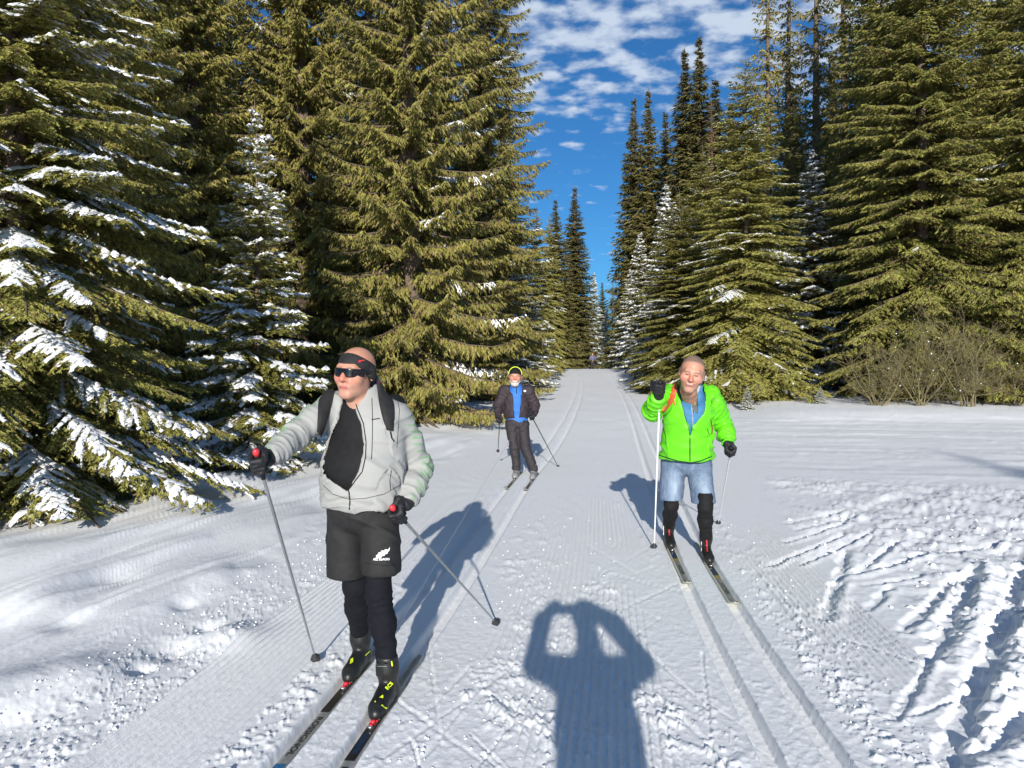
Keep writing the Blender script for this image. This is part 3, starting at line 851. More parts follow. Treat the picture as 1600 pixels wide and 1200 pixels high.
class Sdf:
    def __init__(s, lo, hi, vox):
        s.lo = np.array(lo, float); s.v = vox
        s.n = np.maximum(((np.array(hi, float) - s.lo) / vox).astype(int) + 1, 2)
        s.d = np.full(s.n, 0.5, dtype=np.float32)
        s.ax = [s.lo[i] + np.arange(s.n[i]) * vox for i in range(3)]
    def block(s, lo, hi):
        a = np.clip(np.floor((np.array(lo) - s.lo) / s.v).astype(int), 0, s.n - 1)
        b = np.clip(np.ceil((np.array(hi) - s.lo) / s.v).astype(int) + 1, a + 1, s.n)
        sl = tuple(slice(a[i], b[i]) for i in range(3))
        X, Y, Z = np.meshgrid(*[s.ax[i][sl[i]] for i in range(3)], indexing='ij')
        return sl, X, Y, Z
    def comb(s, sl, d, k, sub=False):
        o = s.d[sl]
        if sub:
            d = -d
            h = np.maximum(k - np.abs(o - d), 0) / max(k, 1e-6)
            s.d[sl] = np.maximum(o, d) + h * h * k * .25
        else:
            h = np.maximum(k - np.abs(o - d), 0) / max(k, 1e-6)
            s.d[sl] = np.minimum(o, d) - h * h * k * .25
    def cap(s, a, b, ra, rb, k=0.02, sub=False, flat=None):
        a, b = np.array(a, float), np.array(b, float)
        pad = max(ra, rb) + k + 3 * s.v
        sl, X, Y, Z = s.block(np.minimum(a, b) - pad, np.maximum(a, b) + pad)
        ab = b - a
        L2 = max((ab ** 2).sum(), 1e-9)
        t = np.clip(((X - a[0]) * ab[0] + (Y - a[1]) * ab[1] + (Z - a[2]) * ab[2]) / L2, 0, 1)
        d = np.sqrt((X - a[0] - t * ab[0]) ** 2 + (Y - a[1] - t * ab[1]) ** 2 + (Z - a[2] - t * ab[2]) ** 2) - (ra + (rb - ra) * t)
        s.comb(sl, d, k, sub)
    def chain(s, pts, rs_, k=0.02, sub=False):
        for i in range(len(pts) - 1):
            s.cap(pts[i], pts[i + 1], rs_[i], rs_[i + 1], k, sub)
    def ell(s, c, r, R=None, k=0.03, sub=False):
        c = np.array(c, float); r = np.array(r, float)
        pad = r.max() + k + 3 * s.v
        sl, X, Y, Z = s.block(c - pad, c + pad)
        q = np.stack([X - c[0], Y - c[1], Z - c[2]], -1)
        if R is not None: q = q @ R
        k0 = np.sqrt(((q / r) ** 2).sum(-1)); k1 = np.sqrt(((q / r ** 2) ** 2).sum(-1))
        s.comb(sl, k0 * (k0 - 1) / np.maximum(k1, 1e-6), k, sub)
    def box(s, c, h, R=None, rnd=0.01, k=0.005, sub=False):
        c = np.array(c, float); h = np.array(h, float)
        pad = np.linalg.norm(h) + k + 3 * s.v
        sl, X, Y, Z = s.block(c - pad, c + pad)
        q = np.stack([X - c[0], Y - c[1], Z - c[2]], -1)
        if R is not None: q = q @ R
        q = np.abs(q) - (h - rnd)
        d = np.linalg.norm(np.maximum(q, 0), axis=-1) + np.minimum(q.max(-1), 0) - rnd
        s.comb(sl, d, k, sub)
    def cut(s, p, n, k=0.004, rad=None):
        """removes everything on the side n points to (within rad of p)"""
        n = norm(np.array(n, float)); p = np.array(p, float)
        X, Y, Z = np.meshgrid(*s.ax, indexing='ij')
        d = (X - p[0]) * n[0] + (Y - p[1]) * n[1] + (Z - p[2]) * n[2]
        if rad:
            d = np.minimum(d, rad - np.sqrt((X - p[0]) ** 2 + (Y - p[1]) ** 2 + (Z - p[2]) ** 2))
        o = s.d
        h = np.maximum(k - np.abs(o - d), 0) / k
        s.d = (np.maximum(o, d) + h * h * k * .25).astype(np.float32)
    def func(s, fn):
        X, Y, Z = np.meshgrid(*s.ax, indexing='ij')
        s.d = fn(s.d, X, Y, Z).astype(np.float32)
    def mesh(s):
        d = s.d
        ins = d < 0
        nx, ny, nz = np.array(d.shape) - 1
        cnt = np.zeros((nx, ny, nz), np.int8)
        for i in (0, 1):
            for j in (0, 1):
                for k in (0, 1):
                    cnt += ins[i:nx + i, j:ny + j, k:nz + k]
        act = (cnt > 0) & (cnt < 8)
        ci = np.argwhere(act)
        idx = -np.ones(act.shape, np.int64)
        idx[act] = np.arange(len(ci))
        acc = np.zeros((len(ci), 3)); num = np.zeros(len(ci))
        cr = [(i, j, k) for i in (0, 1) for j in (0, 1) for k in (0, 1)]
        for a in range(8):
            for b in range(a + 1, 8):
                A, B = np.array(cr[a]), np.array(cr[b])
                if np.abs(A - B).sum() != 1: continue
                da = d[tuple((ci + A).T)]; db = d[tuple((ci + B).T)]
                m = (da < 0) != (db < 0)
                t = da[m] / (da[m] - db[m])
                acc[m] += A + (B - A) * t[:, None]; num[m] += 1
        V = s.lo + (ci + acc / num[:, None]) * s.v
        Q = []
        for ax in range(3):
            o1, o2 = [(1, 2), (2, 0), (0, 1)][ax]
            sh = [slice(None)] * 3; sh2 = [slice(None)] * 3
            sh[ax] = slice(0, -1); sh2[ax] = slice(1, None)
            A, B = ins[tuple(sh)], ins[tuple(sh2)]
            e = np.argwhere(A != B)
            e = e[(e[:, o1] > 0) & (e[:, o2] > 0) & (e[:, o1] < d.shape[o1] - 1) & (e[:, o2] < d.shape[o2] - 1)]
            f = A[tuple(e.T)]
            u = np.zeros(3, int); u[o1] = 1
            w = np.zeros(3, int); w[o2] = 1
            q = np.stack([idx[tuple((e - u - w).T)], idx[tuple((e - w).T)], idx[tuple(e.T)], idx[tuple((e - u).T)]], -1)
            Q.append(q[f]); Q.append(q[~f][:, ::-1])
        return V, np.concatenate(Q)

def vnormals(V, Q):
    n = np.cross(V[Q[:, 2]] - V[Q[:, 0]], V[Q[:, 3]] - V[Q[:, 1]])
    N = np.zeros_like(V)
    for i in range(4): np.add.at(N, Q[:, i], n)
    return norm(N)

def folds(V, N, bones, amp=0.006, freq=22, seed=1):
    """cloth folds running round each bone (a, b, amp, freq)"""
    best = np.full(len(V), 9.0); disp = np.zeros(len(V))
    for i, (a, b, am, fr) in enumerate(bones):
        a, b = np.array(a, float), np.array(b, float)
        ab = b - a; L = np.linalg.norm(ab); u = ab / L
        t = np.clip((V - a) @ u, 0, L)
        d = np.linalg.norm(V - a - t[:, None] * u, axis=1)
        w1 = norm(np.cross(u, (0.3, 1, .2))); w2 = np.cross(u, w1)
        s = (V - a) @ u; p = V @ w1; q = V @ w2
        n = vn3(s * fr + 2.2 * vn3(p * 7, q * 7, s * 3, seed + i), p * fr * .22 + 9, q * fr * .22, seed + 5 + i)
        n = (1 - np.abs(2 * n - 1)) ** 1.8 * 1.25
        n2 = vn3(s * fr * 2.2, p * fr * .6, q * fr * .6, seed + 9 + i)
        f = am * ((n - .5) * 1.35 + (n2 - .5) * .9)
        m = d < best
        best[m] = d[m]; disp[m] = f[m]
    return V + N * disp[:, None]

def sdf_obj(name, S, mat, parent, fold=None, colf=None, smooth=True, seed=1):
    V, Q = S.mesh()
    if fold:
        V = folds(V, vnormals(V, Q), fold, seed=seed)
    cols = colf(V) if colf else None
    me = np_mesh(name, V, Q, mat if isinstance(mat, tuple) else (mat,), smooth, cols)
    return mesh_obj(name, me, parent)

def rot(yaw=0, pitch=0, roll=0):
    """columns = local axes in the world. yaw>0 turns a face that looks at the lens towards picture left... (about z), pitch>0 nods down, roll>0 tips the crown to picture right"""
    R = Matrix.Rotation(-math.radians(yaw), 3, 'Z') @ Matrix.Rotation(math.radians(pitch), 3, 'X') @ Matrix.Rotation(math.radians(roll), 3, 'Y')
    return np.array(R)

class Head:
    def __init__(s, c, R, sc): s.c = np.array(c, float); s.R = R; s.s = sc
    def w(s, p): return s.c + s.R @ (np.array(p, float) * s.s)
    def loc(s, V): return (V - s.c) @ s.R / s.s
    def add(s, S, face=True, off=0.0, k=1.0, smile=False):
        sc = s.s
        def e(c, r, k=.02, sub=False): S.ell(s.w(c), np.array(r) * sc + off, s.R, k * sc, sub)
        def c(a, b, ra, rb, k=.012, sub=False): S.cap(s.w(a), s.w(b), ra * sc + off, rb * sc + off, k * sc, sub)
        e((0, .012, .030), (.077, .097, .086))
        e((0, -.018, -.022), (.064, .074, .085))
        e((0, -.030, -.072), (.052, .056, .046), .03)
        c((-.012, -.076, -.100), (.012, -.076, -.100), .017, .017, .03)
        if face:
            c((-.038, -.080, .024), (.038, -.080, .024), .011, .011, .025)
            c((0, -.084, .014), (0, -.112, -.026), .008, .0135, .014)
            e((-.0135, -.098, -.030), (.008, .010, .008), .008); e((.0135, -.098, -.030), (.008, .010, .008), .008)
            for q in (-1, 1):
                e((q * .044, -.062, -.022), (.024, .024, .026), .03)
                c((q * .024, -.089, -.040), (q * .034, -.082, -.060), .006, .005, .012)
                e((q * .031, -.098, .003), (.016, .014, .0105), .012, True)
                e((q * .031, -.079, .003), (.0135, .0125, .0125), .002)
                c((q * .018, -.091, .0035 + .008), (q * .045, -.082, .0035 + .007), .0035, .003, .004)
            c((-.021, -.092, -.0605), (.021, -.092, -.0605), .0065, .0065, .006)
            c((-.018, -.089, -.0705), (.018, -.089, -.0705), .0065, .0065, .007)
            c((-.026, -.097, -.0610), (0, -.103, -.0680), .0028, .0042, .004, True); c((0, -.103, -.0680), (.026, -.097, -.0610), .0042, .0028, .004, True)
            if smile:
                for q in (-1, 1):
                    c((0, -.104, -.0690), (q * .033, -.092, -.0560), .0048, .0026, .004, True)
                    c((q * .020, -.094, -.034), (q * .040, -.080, -.058), .0024, .0026, .004, True)
                    e((q * .046, -.068, -.026), (.020, .020, .018), .02)
                c((-.018, -.094, -.064), (.018, -.094, -.064), .0045, .0045, .002)
            for q in (-1, 1):
                e((q * .079, .014, -.006), (.010, .019, .031), .008)
                e((q * .086, .008, -.004), (.005, .010, .017), .004, True)

M_SKIN, _nt, _b = new_mat('skin')
_a = _nt.nodes.new('ShaderNodeAttribute'); _a.attribute_name = 'Col'
_nt.links.new(_a.outputs['Color'], _b.inputs['Base Color'])
_b.inputs['Roughness'].default_value = .48
_b.inputs['Subsurface Weight'].default_value = .12
_b.inputs['Subsurface Radius'].default_value = (.01, .004, .002)
_n = _nt.nodes.new('ShaderNodeTexNoise'); _n.inputs['Scale'].default_value = 260
_bp = _nt.nodes.new('ShaderNodeBump'); _bp.inputs['Distance'].default_value = .002; _bp.inputs['Strength'].default_value = .5
_t = _nt.nodes.new('ShaderNodeTexCoord'); _nt.links.new(_t.outputs['Object'], _n.inputs['Vector'])
_nt.links.new(_n.outputs['Fac'], _bp.inputs['Height']); _nt.links.new(_bp.outputs['Normal'], _b.inputs['Normal'])

def col_mat(name, rough=.7, bump=.0008, bscale=500, spec=.3, sheen=0.0):
    m, nt, b = new_mat(name)
    a = nt.nodes.new('ShaderNodeAttribute'); a.attribute_name = 'Col'
    nt.links.new(a.outputs['Color'], b.inputs['Base Color'])
    b.inputs['Roughness'].default_value = rough
    b.inputs['Specular IOR Level'].default_value = spec
    b.inputs['Sheen Weight'].default_value = sheen
    t = nt.nodes.new('ShaderNodeTexCoord'); n = nt.nodes.new('ShaderNodeTexNoise')
    n.inputs['Scale'].default_value = bscale; n.inputs['Detail'].default_value = 2
    nt.links.new(t.outputs['Object'], n.inputs['Vector'])
    bp = nt.nodes.new('ShaderNodeBump'); bp.inputs['Distance'].default_value = bump
    nt.links.new(n.outputs['Fac'], bp.inputs['Height']); nt.links.new(bp.outputs['Normal'], b.inputs['Normal'])
    return m
M_CLOTHCOL = col_mat('printed_fabric', .75, .001, 400)
M_DENIM = col_mat('denim', .85, .0015, 350)

M_BLACK = simple_mat('black_fabric', (.009, .009, .010), .8, spec=.25, var=.25, scale=30, bump=.0006, bscale=500)
M_BLACKKNIT = simple_mat('black_knit', (.006, .0065, .010), .85, spec=.2, var=.2, scale=40, bump=.001, bscale=350)
M_CHARCOAL = simple_mat('charcoal_fabric', (.017, .0165, .017), .75, spec=.3, var=.2, scale=30, bump=.0006, bscale=500)
M_GLOVE = simple_mat('black_glove', (.012, .012, .014), .6, spec=.4, var=.3, scale=50, bump=.001, bscale=300)
M_GREENJ = simple_mat('neon_green_shell', (.115, .55, .010), .42, spec=.4, var=.10, scale=14, bump=.003, bscale=45)
M_BLUE = simple_mat('blue_fabric', (.018, .13, .46), .7, var=.12, scale=25)
M_BLUE2 = simple_mat('steel_blue_fabric', (.045, .17, .34), .7, var=.12, scale=25)
M_GREYSHIRT = simple_mat('grey_jersey', (.10, .11, .11), .8)
M_BUFF = simple_mat('patterned_neck_gaiter', (.42, .42, .46), .8, var=.55, scale=90)
M_BROWNJ = simple_mat('dark_plum_jacket', (.026, .017, .021), .75, var=.2, scale=25, bump=.001, bscale=120)
M_DARKTR = simple_mat('dark_trousers', (.021, .017, .020), .75, var=.2, scale=25, bump=.001, bscale=120)
M_ORANGE = simple_mat('orange_strap', (.55, .10, .03), .6)
M_RED = simple_mat('red_plastic', (.62, .03, .04), .35, coat=.3)
M_YELLOW = simple_mat('neon_yellow_print', (.70, .86, .02), .5)
M_WHITE = simple_mat('white_print', (.80, .80, .80), .5)
M_BOOT = simple_mat('boot_shell', (.010, .010, .010), .45, spec=.5, var=.3, scale=60)
M_ALU = simple_mat('pole_aluminium', (.42, .43, .44), .30, metal=.85, var=.15, scale=12)
M_POLEWHITE = simple_mat('white_pole_shaft', (.78, .78, .76), .35, var=.05)
M_POLEDARK = simple_mat('dark_green_pole_shaft', (.07, .10, .08), .35, metal=.3)
M_SKIGREY = simple_mat('silver_ski_top', (.34, .35, .34), .28, metal=.35, spec=.6, var=.1, scale=14, coat=.4)
M_SKIBLACK = simple_mat('black_ski_top', (.022, .022, .024), .28, spec=.6, coat=.5, var=.3, scale=20)
M_SKIBLUE = simple_mat('blue_ski_print', (.02, .14, .32), .3, coat=.4)
M_SKINAVY = simple_mat('navy_ski_print', (.015, .035, .08), .3, coat=.4)
M_SKIGOLD = simple_mat('gold_ski_print', (.38, .30, .06), .3, coat=.4)
M_SKIEDGE = simple_mat('pale_ski_sidewall', (.72, .72, .55), .4)
M_BINDING = simple_mat('binding_plastic', (.03, .03, .03), .35)
M_STEEL = simple_mat('binding_steel', (.7, .7, .7), .25, metal=.9)
M_LENS = simple_mat('dark_lens', (.006, .005, .007), .16, spec=.4, coat=.15)
M_BEARD = simple_mat('white_beard', (.55, .52, .48), .9, var=.2, scale=150, bump=.003, bscale=300)
M_MAROON = simple_mat('maroon_trim', (.16, .02, .04), .7)
M_EYE = simple_mat('dark_eye', (.03, .02, .018), .2, spec=.7)

SKIN = np.array((.46, .225, .15))
def skin_cols(head, hair=None, blush=.5, smile=False):
    def f(V):
        L = head.loc(V)
        c = np.tile(SKIN, (len(V), 1))
        n = vn3(L[:, 0] * 40, L[:, 1] * 40, L[:, 2] * 40, 3)[:, None]
        c = c * (0.93 + .14 * n)
        def blend(m, col):
            nonlocal c
            m = np.clip(m, 0, 1)[:, None]
            c = c * (1 - m) + np.array(col) * m
        ck = np.exp(-((np.abs(L[:, 0]) - .040) ** 2 / .018 ** 2 + (L[:, 2] + .020) ** 2 / .022 ** 2)) * (L[:, 1] < 0)
        ns = np.exp(-(L[:, 0] ** 2 / .016 ** 2 + (L[:, 2] + .024) ** 2 / .018 ** 2)) * (L[:, 1] < -.08)
        blend((ck + ns) * blush, (.56, .15, .11))
        stb = sstep(-.035, -.06, L[:, 2]) * (L[:, 1] < -.02)
        blend(stb * .30 * (.6 + .8 * n[:, 0]), (.30, .20, .16))
        lip = np.exp(-((np.abs(L[:, 2] + .066) / .0085) ** 4)) * (np.abs(L[:, 0]) < .021) * (L[:, 1] < -.08)
        blend(lip * .9, (.36, .10, .09))
        mouth = np.exp(-((L[:, 2] + .0655) / .0025) ** 2) * (np.abs(L[:, 0]) < .022) * (L[:, 1] < -.08)
        blend(mouth * .9, (.12, .03, .03))
        if smile:
            zc = -.0685 + .40 * np.abs(L[:, 0]) ** 1
            mk = (np.abs(L[:, 0]) < .034) * (L[:, 1] < -.07)
            blend(np.exp(-((L[:, 2] - zc) / .0035) ** 2) * mk * .9, (.16, .04, .035))
            blend(np.exp(-((L[:, 2] - zc - .004) / .0028) ** 2) * mk * (np.abs(L[:, 0]) < .02) * .35, (.60, .50, .42))
        brow = np.exp(-((L[:, 2] - .0235 + .1 * (np.abs(L[:, 0]) - .03)) / .005) ** 2) * (np.abs(np.abs(L[:, 0]) - .031) < .018) * (L[:, 1] < -.06)
        blend(brow * .8, (.17, .11, .07))
        eye = np.exp(-((L[:, 2] - .002) / .0045) ** 2 - ((np.abs(L[:, 0]) - .031) / .011) ** 4) * (L[:, 1] < -.06)
        blend(eye * .95, (.05, .03, .025))
        if hair:
            hm = sstep(.052, .078, L[:, 2] + .55 * (L[:, 1] + .02) * 1.0) * (L[:, 2] > -.03)
            side = sstep(-.03, .0, L[:, 1]) * sstep(-.03, -.005, L[:, 2])
            blend(np.clip(hm + side, 0, 1) * hair[1] * (.75 + .5 * n[:, 0]), hair[0])
        return np.clip(c, 0, 1)
    return f

def hand(S, c, axis, wrist, side=1, r=.0105, grip=.019, glove=True):
    """a hand closed round a pole: c on the pole, axis along it (towards the grip's top), wrist = wrist position"""
    c = np.array(c, float); a = norm(np.array(axis, float)); wv = np.array(wrist, float) - c
    u = norm(wv - a * (wv @ a)); v = np.cross(a, u) * side
    rr = grip + r
    dirn = lambda th: v * math.cos(th) - u * math.sin(th)
    for i in range(4):
        off = a * (.034 - i * .0225)
        ln = (1.0, 1.06, 1.0, .86)[i]
        th = [math.radians(q) for q in (5, 75 * ln, 150 * ln, 215 * ln)]
        pts = [c + off + u * .018 + v * (rr + .004)] + [c + off + dirn(q) * (rr + (.006 if j < 2 else 0)) for j, q in enumerate(th)]
        S.chain(pts, [r * 1.15, r * 1.15, r * 1.08, r, r * .9], .004)
    # palm: from the knuckles back to the wrist
    S.box(c + u * .048 + v * (rr - .004), (.036, .016, .044), np.stack([u, v, a], 1), .014, .014)
    S.cap(c + u * .055 + v * .018, np.array(wrist, float), .027, .029, .02)
    # thumb leaves the side of the palm and closes over the front
    S.chain([c + u * .055 + v * .006 + a * .022, c + u * .030 - v * (rr * .6) + a * .038, c + u * .004 - v * (rr + .004) + a * .030, c - u * .02 - v * (rr * .85) + a * .022],
            [.016, .0145, .0125, .0105], .010)

def bvh_of(objs):
    vs, fs, n = [], [], 0
    for o in objs:
        m = o.data
        co = np.empty(len(m.vertices) * 3, np.float32); m.vertices.foreach_get('co', co)
        co = co.reshape(-1, 3)
        fs += [tuple(v + n for v in p.vertices) for p in m.polygons]
        vs += [tuple(c) for c in co]
        n += len(co)
    return BVHTree.FromPolygons(vs, fs)

def hit(bvh, px, py):
    d = Vector(((px - 800) / F, 1.0, -(py - HOR) / F)).normalized()
    r = bvh.ray_cast(Vector((0, 0, EYE)), d)
    if r[0] is None: return None
    n = r[1]
    if n.dot(d) > 0: n = -n
    return np.array(r[0]), np.array(n)

def surf_pts(bvh, pts, step=3.0):
    out = []
    for i in range(len(pts) - 1):
        a, b = np.array(pts[i], float), np.array(pts[i + 1], float)
        m = max(1, int(np.linalg.norm(b - a) / step))
        for j in range(m + (1 if i == len(pts) - 2 else 0)):
            out.append(a + (b - a) * j / m)
    return out

def seam(name, bvh, pts, rad, mat, parent, off=.001, step=3.0):
    """a cord, zip or seam lying on the cloth"""
    q = [hit(bvh, *p) for p in surf_pts(bvh, pts, step)]
    q = [a[0] + a[1] * off for a in q if a is not None]
    if len(q) < 2: return None
    V, Fc = tube_np(q, [rad] * len(q), 5)
    return mesh_obj(name, np_mesh(name, V, Fc, (mat,), True), parent)

def ribbon(name, bvh, rows_, thick, mat, parent, sub=4, off=0.0):
    """a flat strap or badge lying on the cloth; rows_ = [(left px, left py, right px, right py), ...]"""
    g, nn = [], []
    for i in range(len(rows_) - 1):
        a, b = np.array(rows_[i], float), np.array(rows_[i + 1], float)
        for j in range(sub + (1 if i == len(rows_) - 2 else 0)):
            r = a + (b - a) * j / sub
            line, ln = [], []
            for t in np.linspace(0, 1, 7):
                p = r[:2] * (1 - t) + r[2:] * t
                h_ = hit(bvh, p[0], p[1])
                if h_ is None:
                    line.append(None); ln.append(None)
                else:
                    line.append(h_[0]); ln.append(h_[1])
            if all(x is None for x in line): continue
            ok = [k for k, x in enumerate(line) if x is not None]
            for k in range(7):
                if line[k] is None:
                    kk = min(ok, key=lambda z: abs(z - k)); line[k] = line[kk]; ln[k] = ln[kk]
            g.append(line); nn.append(ln)
    g = np.array(g); nn = np.array(nn)
    if len(g) < 2: return None
    n = len(g)
    # smooth the depth so that the strap bridges small folds
    for _ in range(2):
        g[1:-1] = .25 * g[:-2] + .5 * g[1:-1] + .25 * g[2:]
        nn[1:-1] = .25 * nn[:-2] + .5 * nn[1:-1] + .25 * nn[2:]
    nn = norm(nn)
    top = g + nn * (thick + off); bot = g - nn * .004
    prof = np.array((.35, .9, 1, 1, 1, .9, .35))[None, :, None]
    top = g + nn * ((thick) * prof + off)
    V = np.concatenate([top.reshape(-1, 3), bot.reshape(-1, 3)])
    id_ = np.arange(n * 7).reshape(n, 7); N0 = n * 7
    q = [np.stack([id_[:-1, :-1], id_[:-1, 1:], id_[1:, 1:], id_[1:, :-1]], -1).reshape(-1, 4)]
    for e in (0, 6):
        q.append(np.stack([id_[:-1, e], id_[1:, e], id_[1:, e] + N0, id_[:-1, e] + N0], -1))
    for e in (0, n - 1):
        q.append(np.stack([id_[e, :-1], id_[e, 1:], id_[e, 1:] + N0, id_[e, :-1] + N0], -1))
    return mesh_obj(name, np_mesh(name, V, np.concatenate(q), (mat,), True), parent)

def text_mesh(txt, size, bold=.0, sx=1.0):
    cu = bpy.data.curves.new('t', 'FONT')
    cu.body = txt; cu.size = size; cu.align_x = 'CENTER'; cu.align_y = 'CENTER'; cu.offset = bold; cu.resolution_u = 3
    o = bpy.data.objects.new('t', cu)
    COL.objects.link(o)
    dg = bpy.context.evaluated_depsgraph_get()
    m = bpy.data.meshes.new_from_object(o.evaluated_get(dg))
    bpy.data.objects.remove(o)
    for v in m.vertices: v.co.x *= sx
    return m

def decal_px(name, me, bvh, cx, cy, scale, ang, mat, parent, off=.002):
    """lays a flat print onto cloth round the picture point (cx, cy); scale in px per unit"""
    ca, sa = math.cos(ang), math.sin(ang)
    last = None
    for v in me.vertices:
        x, y = v.co.x * scale, v.co.y * scale
        h_ = hit(bvh, cx + x * ca - y * sa * 1.0, cy - (x * sa + y * ca))
        if h_ is None: h_ = last
        if h_ is None: continue
        last = h_
        v.co = Vector(h_[0] + h_[1] * off)
    me.materials.clear(); me.materials.append(mat)
    return mesh_obj(name, me, parent)

def poly_mesh(pts):
    me = bpy.data.meshes.new('print')
    bm = bmesh.new()
    f = bm.faces.new([bm.verts.new((x, y, 0)) for x, y in pts])
    bmesh.ops.triangulate(bm, faces=[f])
    bm.to_mesh(me); bm.free()
    return me

def pole(label, grip_top, tip, shaft, group, grip_mat=M_GLOVE, cap_mat=None, r0=.0085, strap=None):
    a, b = np.array(grip_top, float), np.array(tip, float)
    u = norm(b - a); L = np.linalg.norm(b - a)
    t = thing('ski_pole', label, 'ski pole', tuple(b), group)
    def part(name, ts, rs2, mat, sides=10):
        V, Q = tube_np([a + u * s - b for s in ts], rs2, sides)
        return mesh_obj(name, np_mesh(name, V, Q, (mat,), True), t)
    part('grip', [-.004, 0, .012, .03, .08, .125, .15, .152], [.002, .012, .015, .013, .0145, .013, .011, .002], grip_mat)
    if cap_mat: part('grip_cap', [-.03, -.026, -.012, .004, .01], [.002, .012, .016, .015, .004], cap_mat)
    part('shaft', [.14, L * .5, L - .06], [r0, r0 * .85, r0 * .6], shaft)
    part('tip', [L - .065, L - .03, L], [.007, .006, .0015], M_STEEL)
    bk = part('basket', [L - .085, L - .075, L - .055, L - .045, L - .04], [.006, .013, .024, .030, .010], M_BINDING, 7)
    return t

def ski(label, toe, slope, z, group, top, edge, fwd=1.12, back=.88, width=.048, tipmat=None, prints=None, red=False):
    """toe = (x, y) under the boot toe; the ski runs towards the lens with slope dx/dy"""
    t = thing('ski', label, 'ski', (toe[0], toe[1], z), group)
    d = norm(np.array((-slope, -1.0, 0))); s_ = np.array((-d[1], d[0], 0))       # s_ points to the skier's left... across
    t.rotation_euler = (0, 0, math.atan2(d[1], d[0]))                             # local +x runs to the tip
    xs = np.concatenate([np.linspace(-back, -back + .08, 4), np.linspace(-back + .15, fwd - .28, 16), np.linspace(fwd - .26, fwd, 14)])
    V, Q = [], []
    for x in xs:
        w = width / 2 * (1 if x < fwd - .12 else max(.18, 1 - ((x - fwd + .12) / .12) ** 2 * .75)) * (1 if x > -back + .04 else .7)
        q = max(0, x - (fwd - .26)) / .26
        zz = .055 * q ** 2.2
        h = .016 - .008 * q
        for yy_, zq in ((-w, 0), (-w, h * .8), (-w * .85, h), (w * .85, h), (w, h * .8), (w, 0)):
            V.append((x, yy_, zz + zq))
    n = len(xs)
    tops, sides = [], []
    for i in range(n - 1):
        for j in range(6):
            a_, b_ = i * 6 + j, i * 6 + (j + 1) % 6
            (tops if j in (1, 2, 3) else sides).append((a_, b_, b_ + 6, a_ + 6))
    V = np.array(V)
    base = np_mesh('ski_body', V, np.array(tops + sides), (top, edge), False)
    mi = np.array([0] * len(tops) + [1] * len(sides), dtype=np.int32)
    base.polygons.foreach_set('material_index', mi)
    # end caps
    mesh_obj('ski_body', base, t)
    def plate(name, x0, x1, w, mat, lift=.0166):
        x0, x1 = sorted((x0, x1)); V = []
        k = max(2, int((x1 - x0) / .05))
        for x in np.linspace(x0, x1, k):
            q = max(0, x - (fwd - .26)) / .26
            zz = .055 * q ** 2.2 - .008 * q
            V += [(x, -w, zz + lift), (x, w, zz + lift)]
        Q = np.array([(2 * i, 2 * i + 2, 2 * i + 3, 2 * i + 1) for i in range(k - 1)])
        return mesh_obj(name, np_mesh(name, np.array(V), Q, (mat,)), t)
    for pr in (prints or []):
        if pr[0] == 'plate': plate('print', pr[1], pr[2], pr[3], pr[4], .0166 + (pr[5] if len(pr) > 5 else 0))
        else:
            _, txt, xc, size, mat, sx = pr
            m = text_mesh(txt, size, .0012, sx)
            for v in m.vertices:      # text runs towards the tip
                x, y = v.co.x, v.co.y
                q = max(0, xc + x - (fwd - .26)) / .26
                v.co = Vector((xc + x, y, .0176 + .055 * q ** 2.2 - .008 * q))
            m.materials.clear(); m.materials.append(mat)
            mesh_obj('lettering', m, t)
    # binding
    bm = Geo()
    def bx(x0, x1, w, z0, z1, taper=.8):
        v = [(x0, -w, z0), (x1, -w * taper, z0), (x1, w * taper, z0), (x0, w, z0), (x0, -w * .9, z1), (x1, -w * taper * .8, z1), (x1, w * taper * .8, z1), (x0, w * .9, z1)]
        return np.array(v), np.array([(0, 3, 2, 1), (4, 5, 6, 7), (0, 1, 5, 4), (1, 2, 6, 5), (2, 3, 7, 6), (3, 0, 4, 7)])
    bm.add(*bx(-.30, .075, .022, .0165, .025, .7))
    b_ = mesh_obj('binding', bm.mesh('binding', (M_BINDING,)), t)
    g2 = Geo(); g2.add(*bx(.012, .045, .013, .0255, .042)); g2.add(*bx(.04, .07, .009, .0255, .036)); g2.add(*bx(-.008, .014, .018, .0255, .034, 1))
    mesh_obj('binding_lever', g2.mesh('binding_lever', (M_RED if red else M_BINDING,)), b_)
    g3 = Geo(); g3.add(*bx(.068, .082, .014, .0255, .034, .5)); g3.add(*bx(-.014, -.006, .022, .0256, .036, 1))
    mesh_obj('binding_clip', g3.mesh('binding_clip', (M_STEEL,)), b_)
    return t

def boots(name, parent, toe, ankle, slope, zs, mat, vox=.007, top=.17):
    """one boot: sole on the ski at height zs, cuff up to the ankle"""
    d = norm(np.array((-slope, -1.0, 0)))
    toe = np.array((toe[0], toe[1], zs)); heel = toe - d * .30
    ank = np.array(ankle, float)
    lo = np.minimum(np.minimum(toe, heel), ank) - .12; hi = np.maximum(np.maximum(toe, heel), ank) + .12
    S = Sdf(lo, hi, vox)
    up = np.array((0, 0, 1.0))
    S.chain([heel + d * .045 + up * .045, heel + d * .15 + up * .046, toe - d * .05 + up * .036, toe - d * .01 + up * .028], [.043, .041, .043, .031], .03)
    S.chain([heel + d * .06 + up * .06, ank + (heel + d * .07 - ank) * .25 * np.array((1, 1, 0)), ank + up * .09], [.046, .050, .056], .04)
    S.cap(heel + d * .13 + up * .075, heel + d * .20 + up * .055, .035, .036, .03)
    S.cut(toe + up * .006, (0, 0, -1))
    S.cut(ank + up * .07, (0, 0, 1))
    return sdf_obj(name, S, mat, parent)

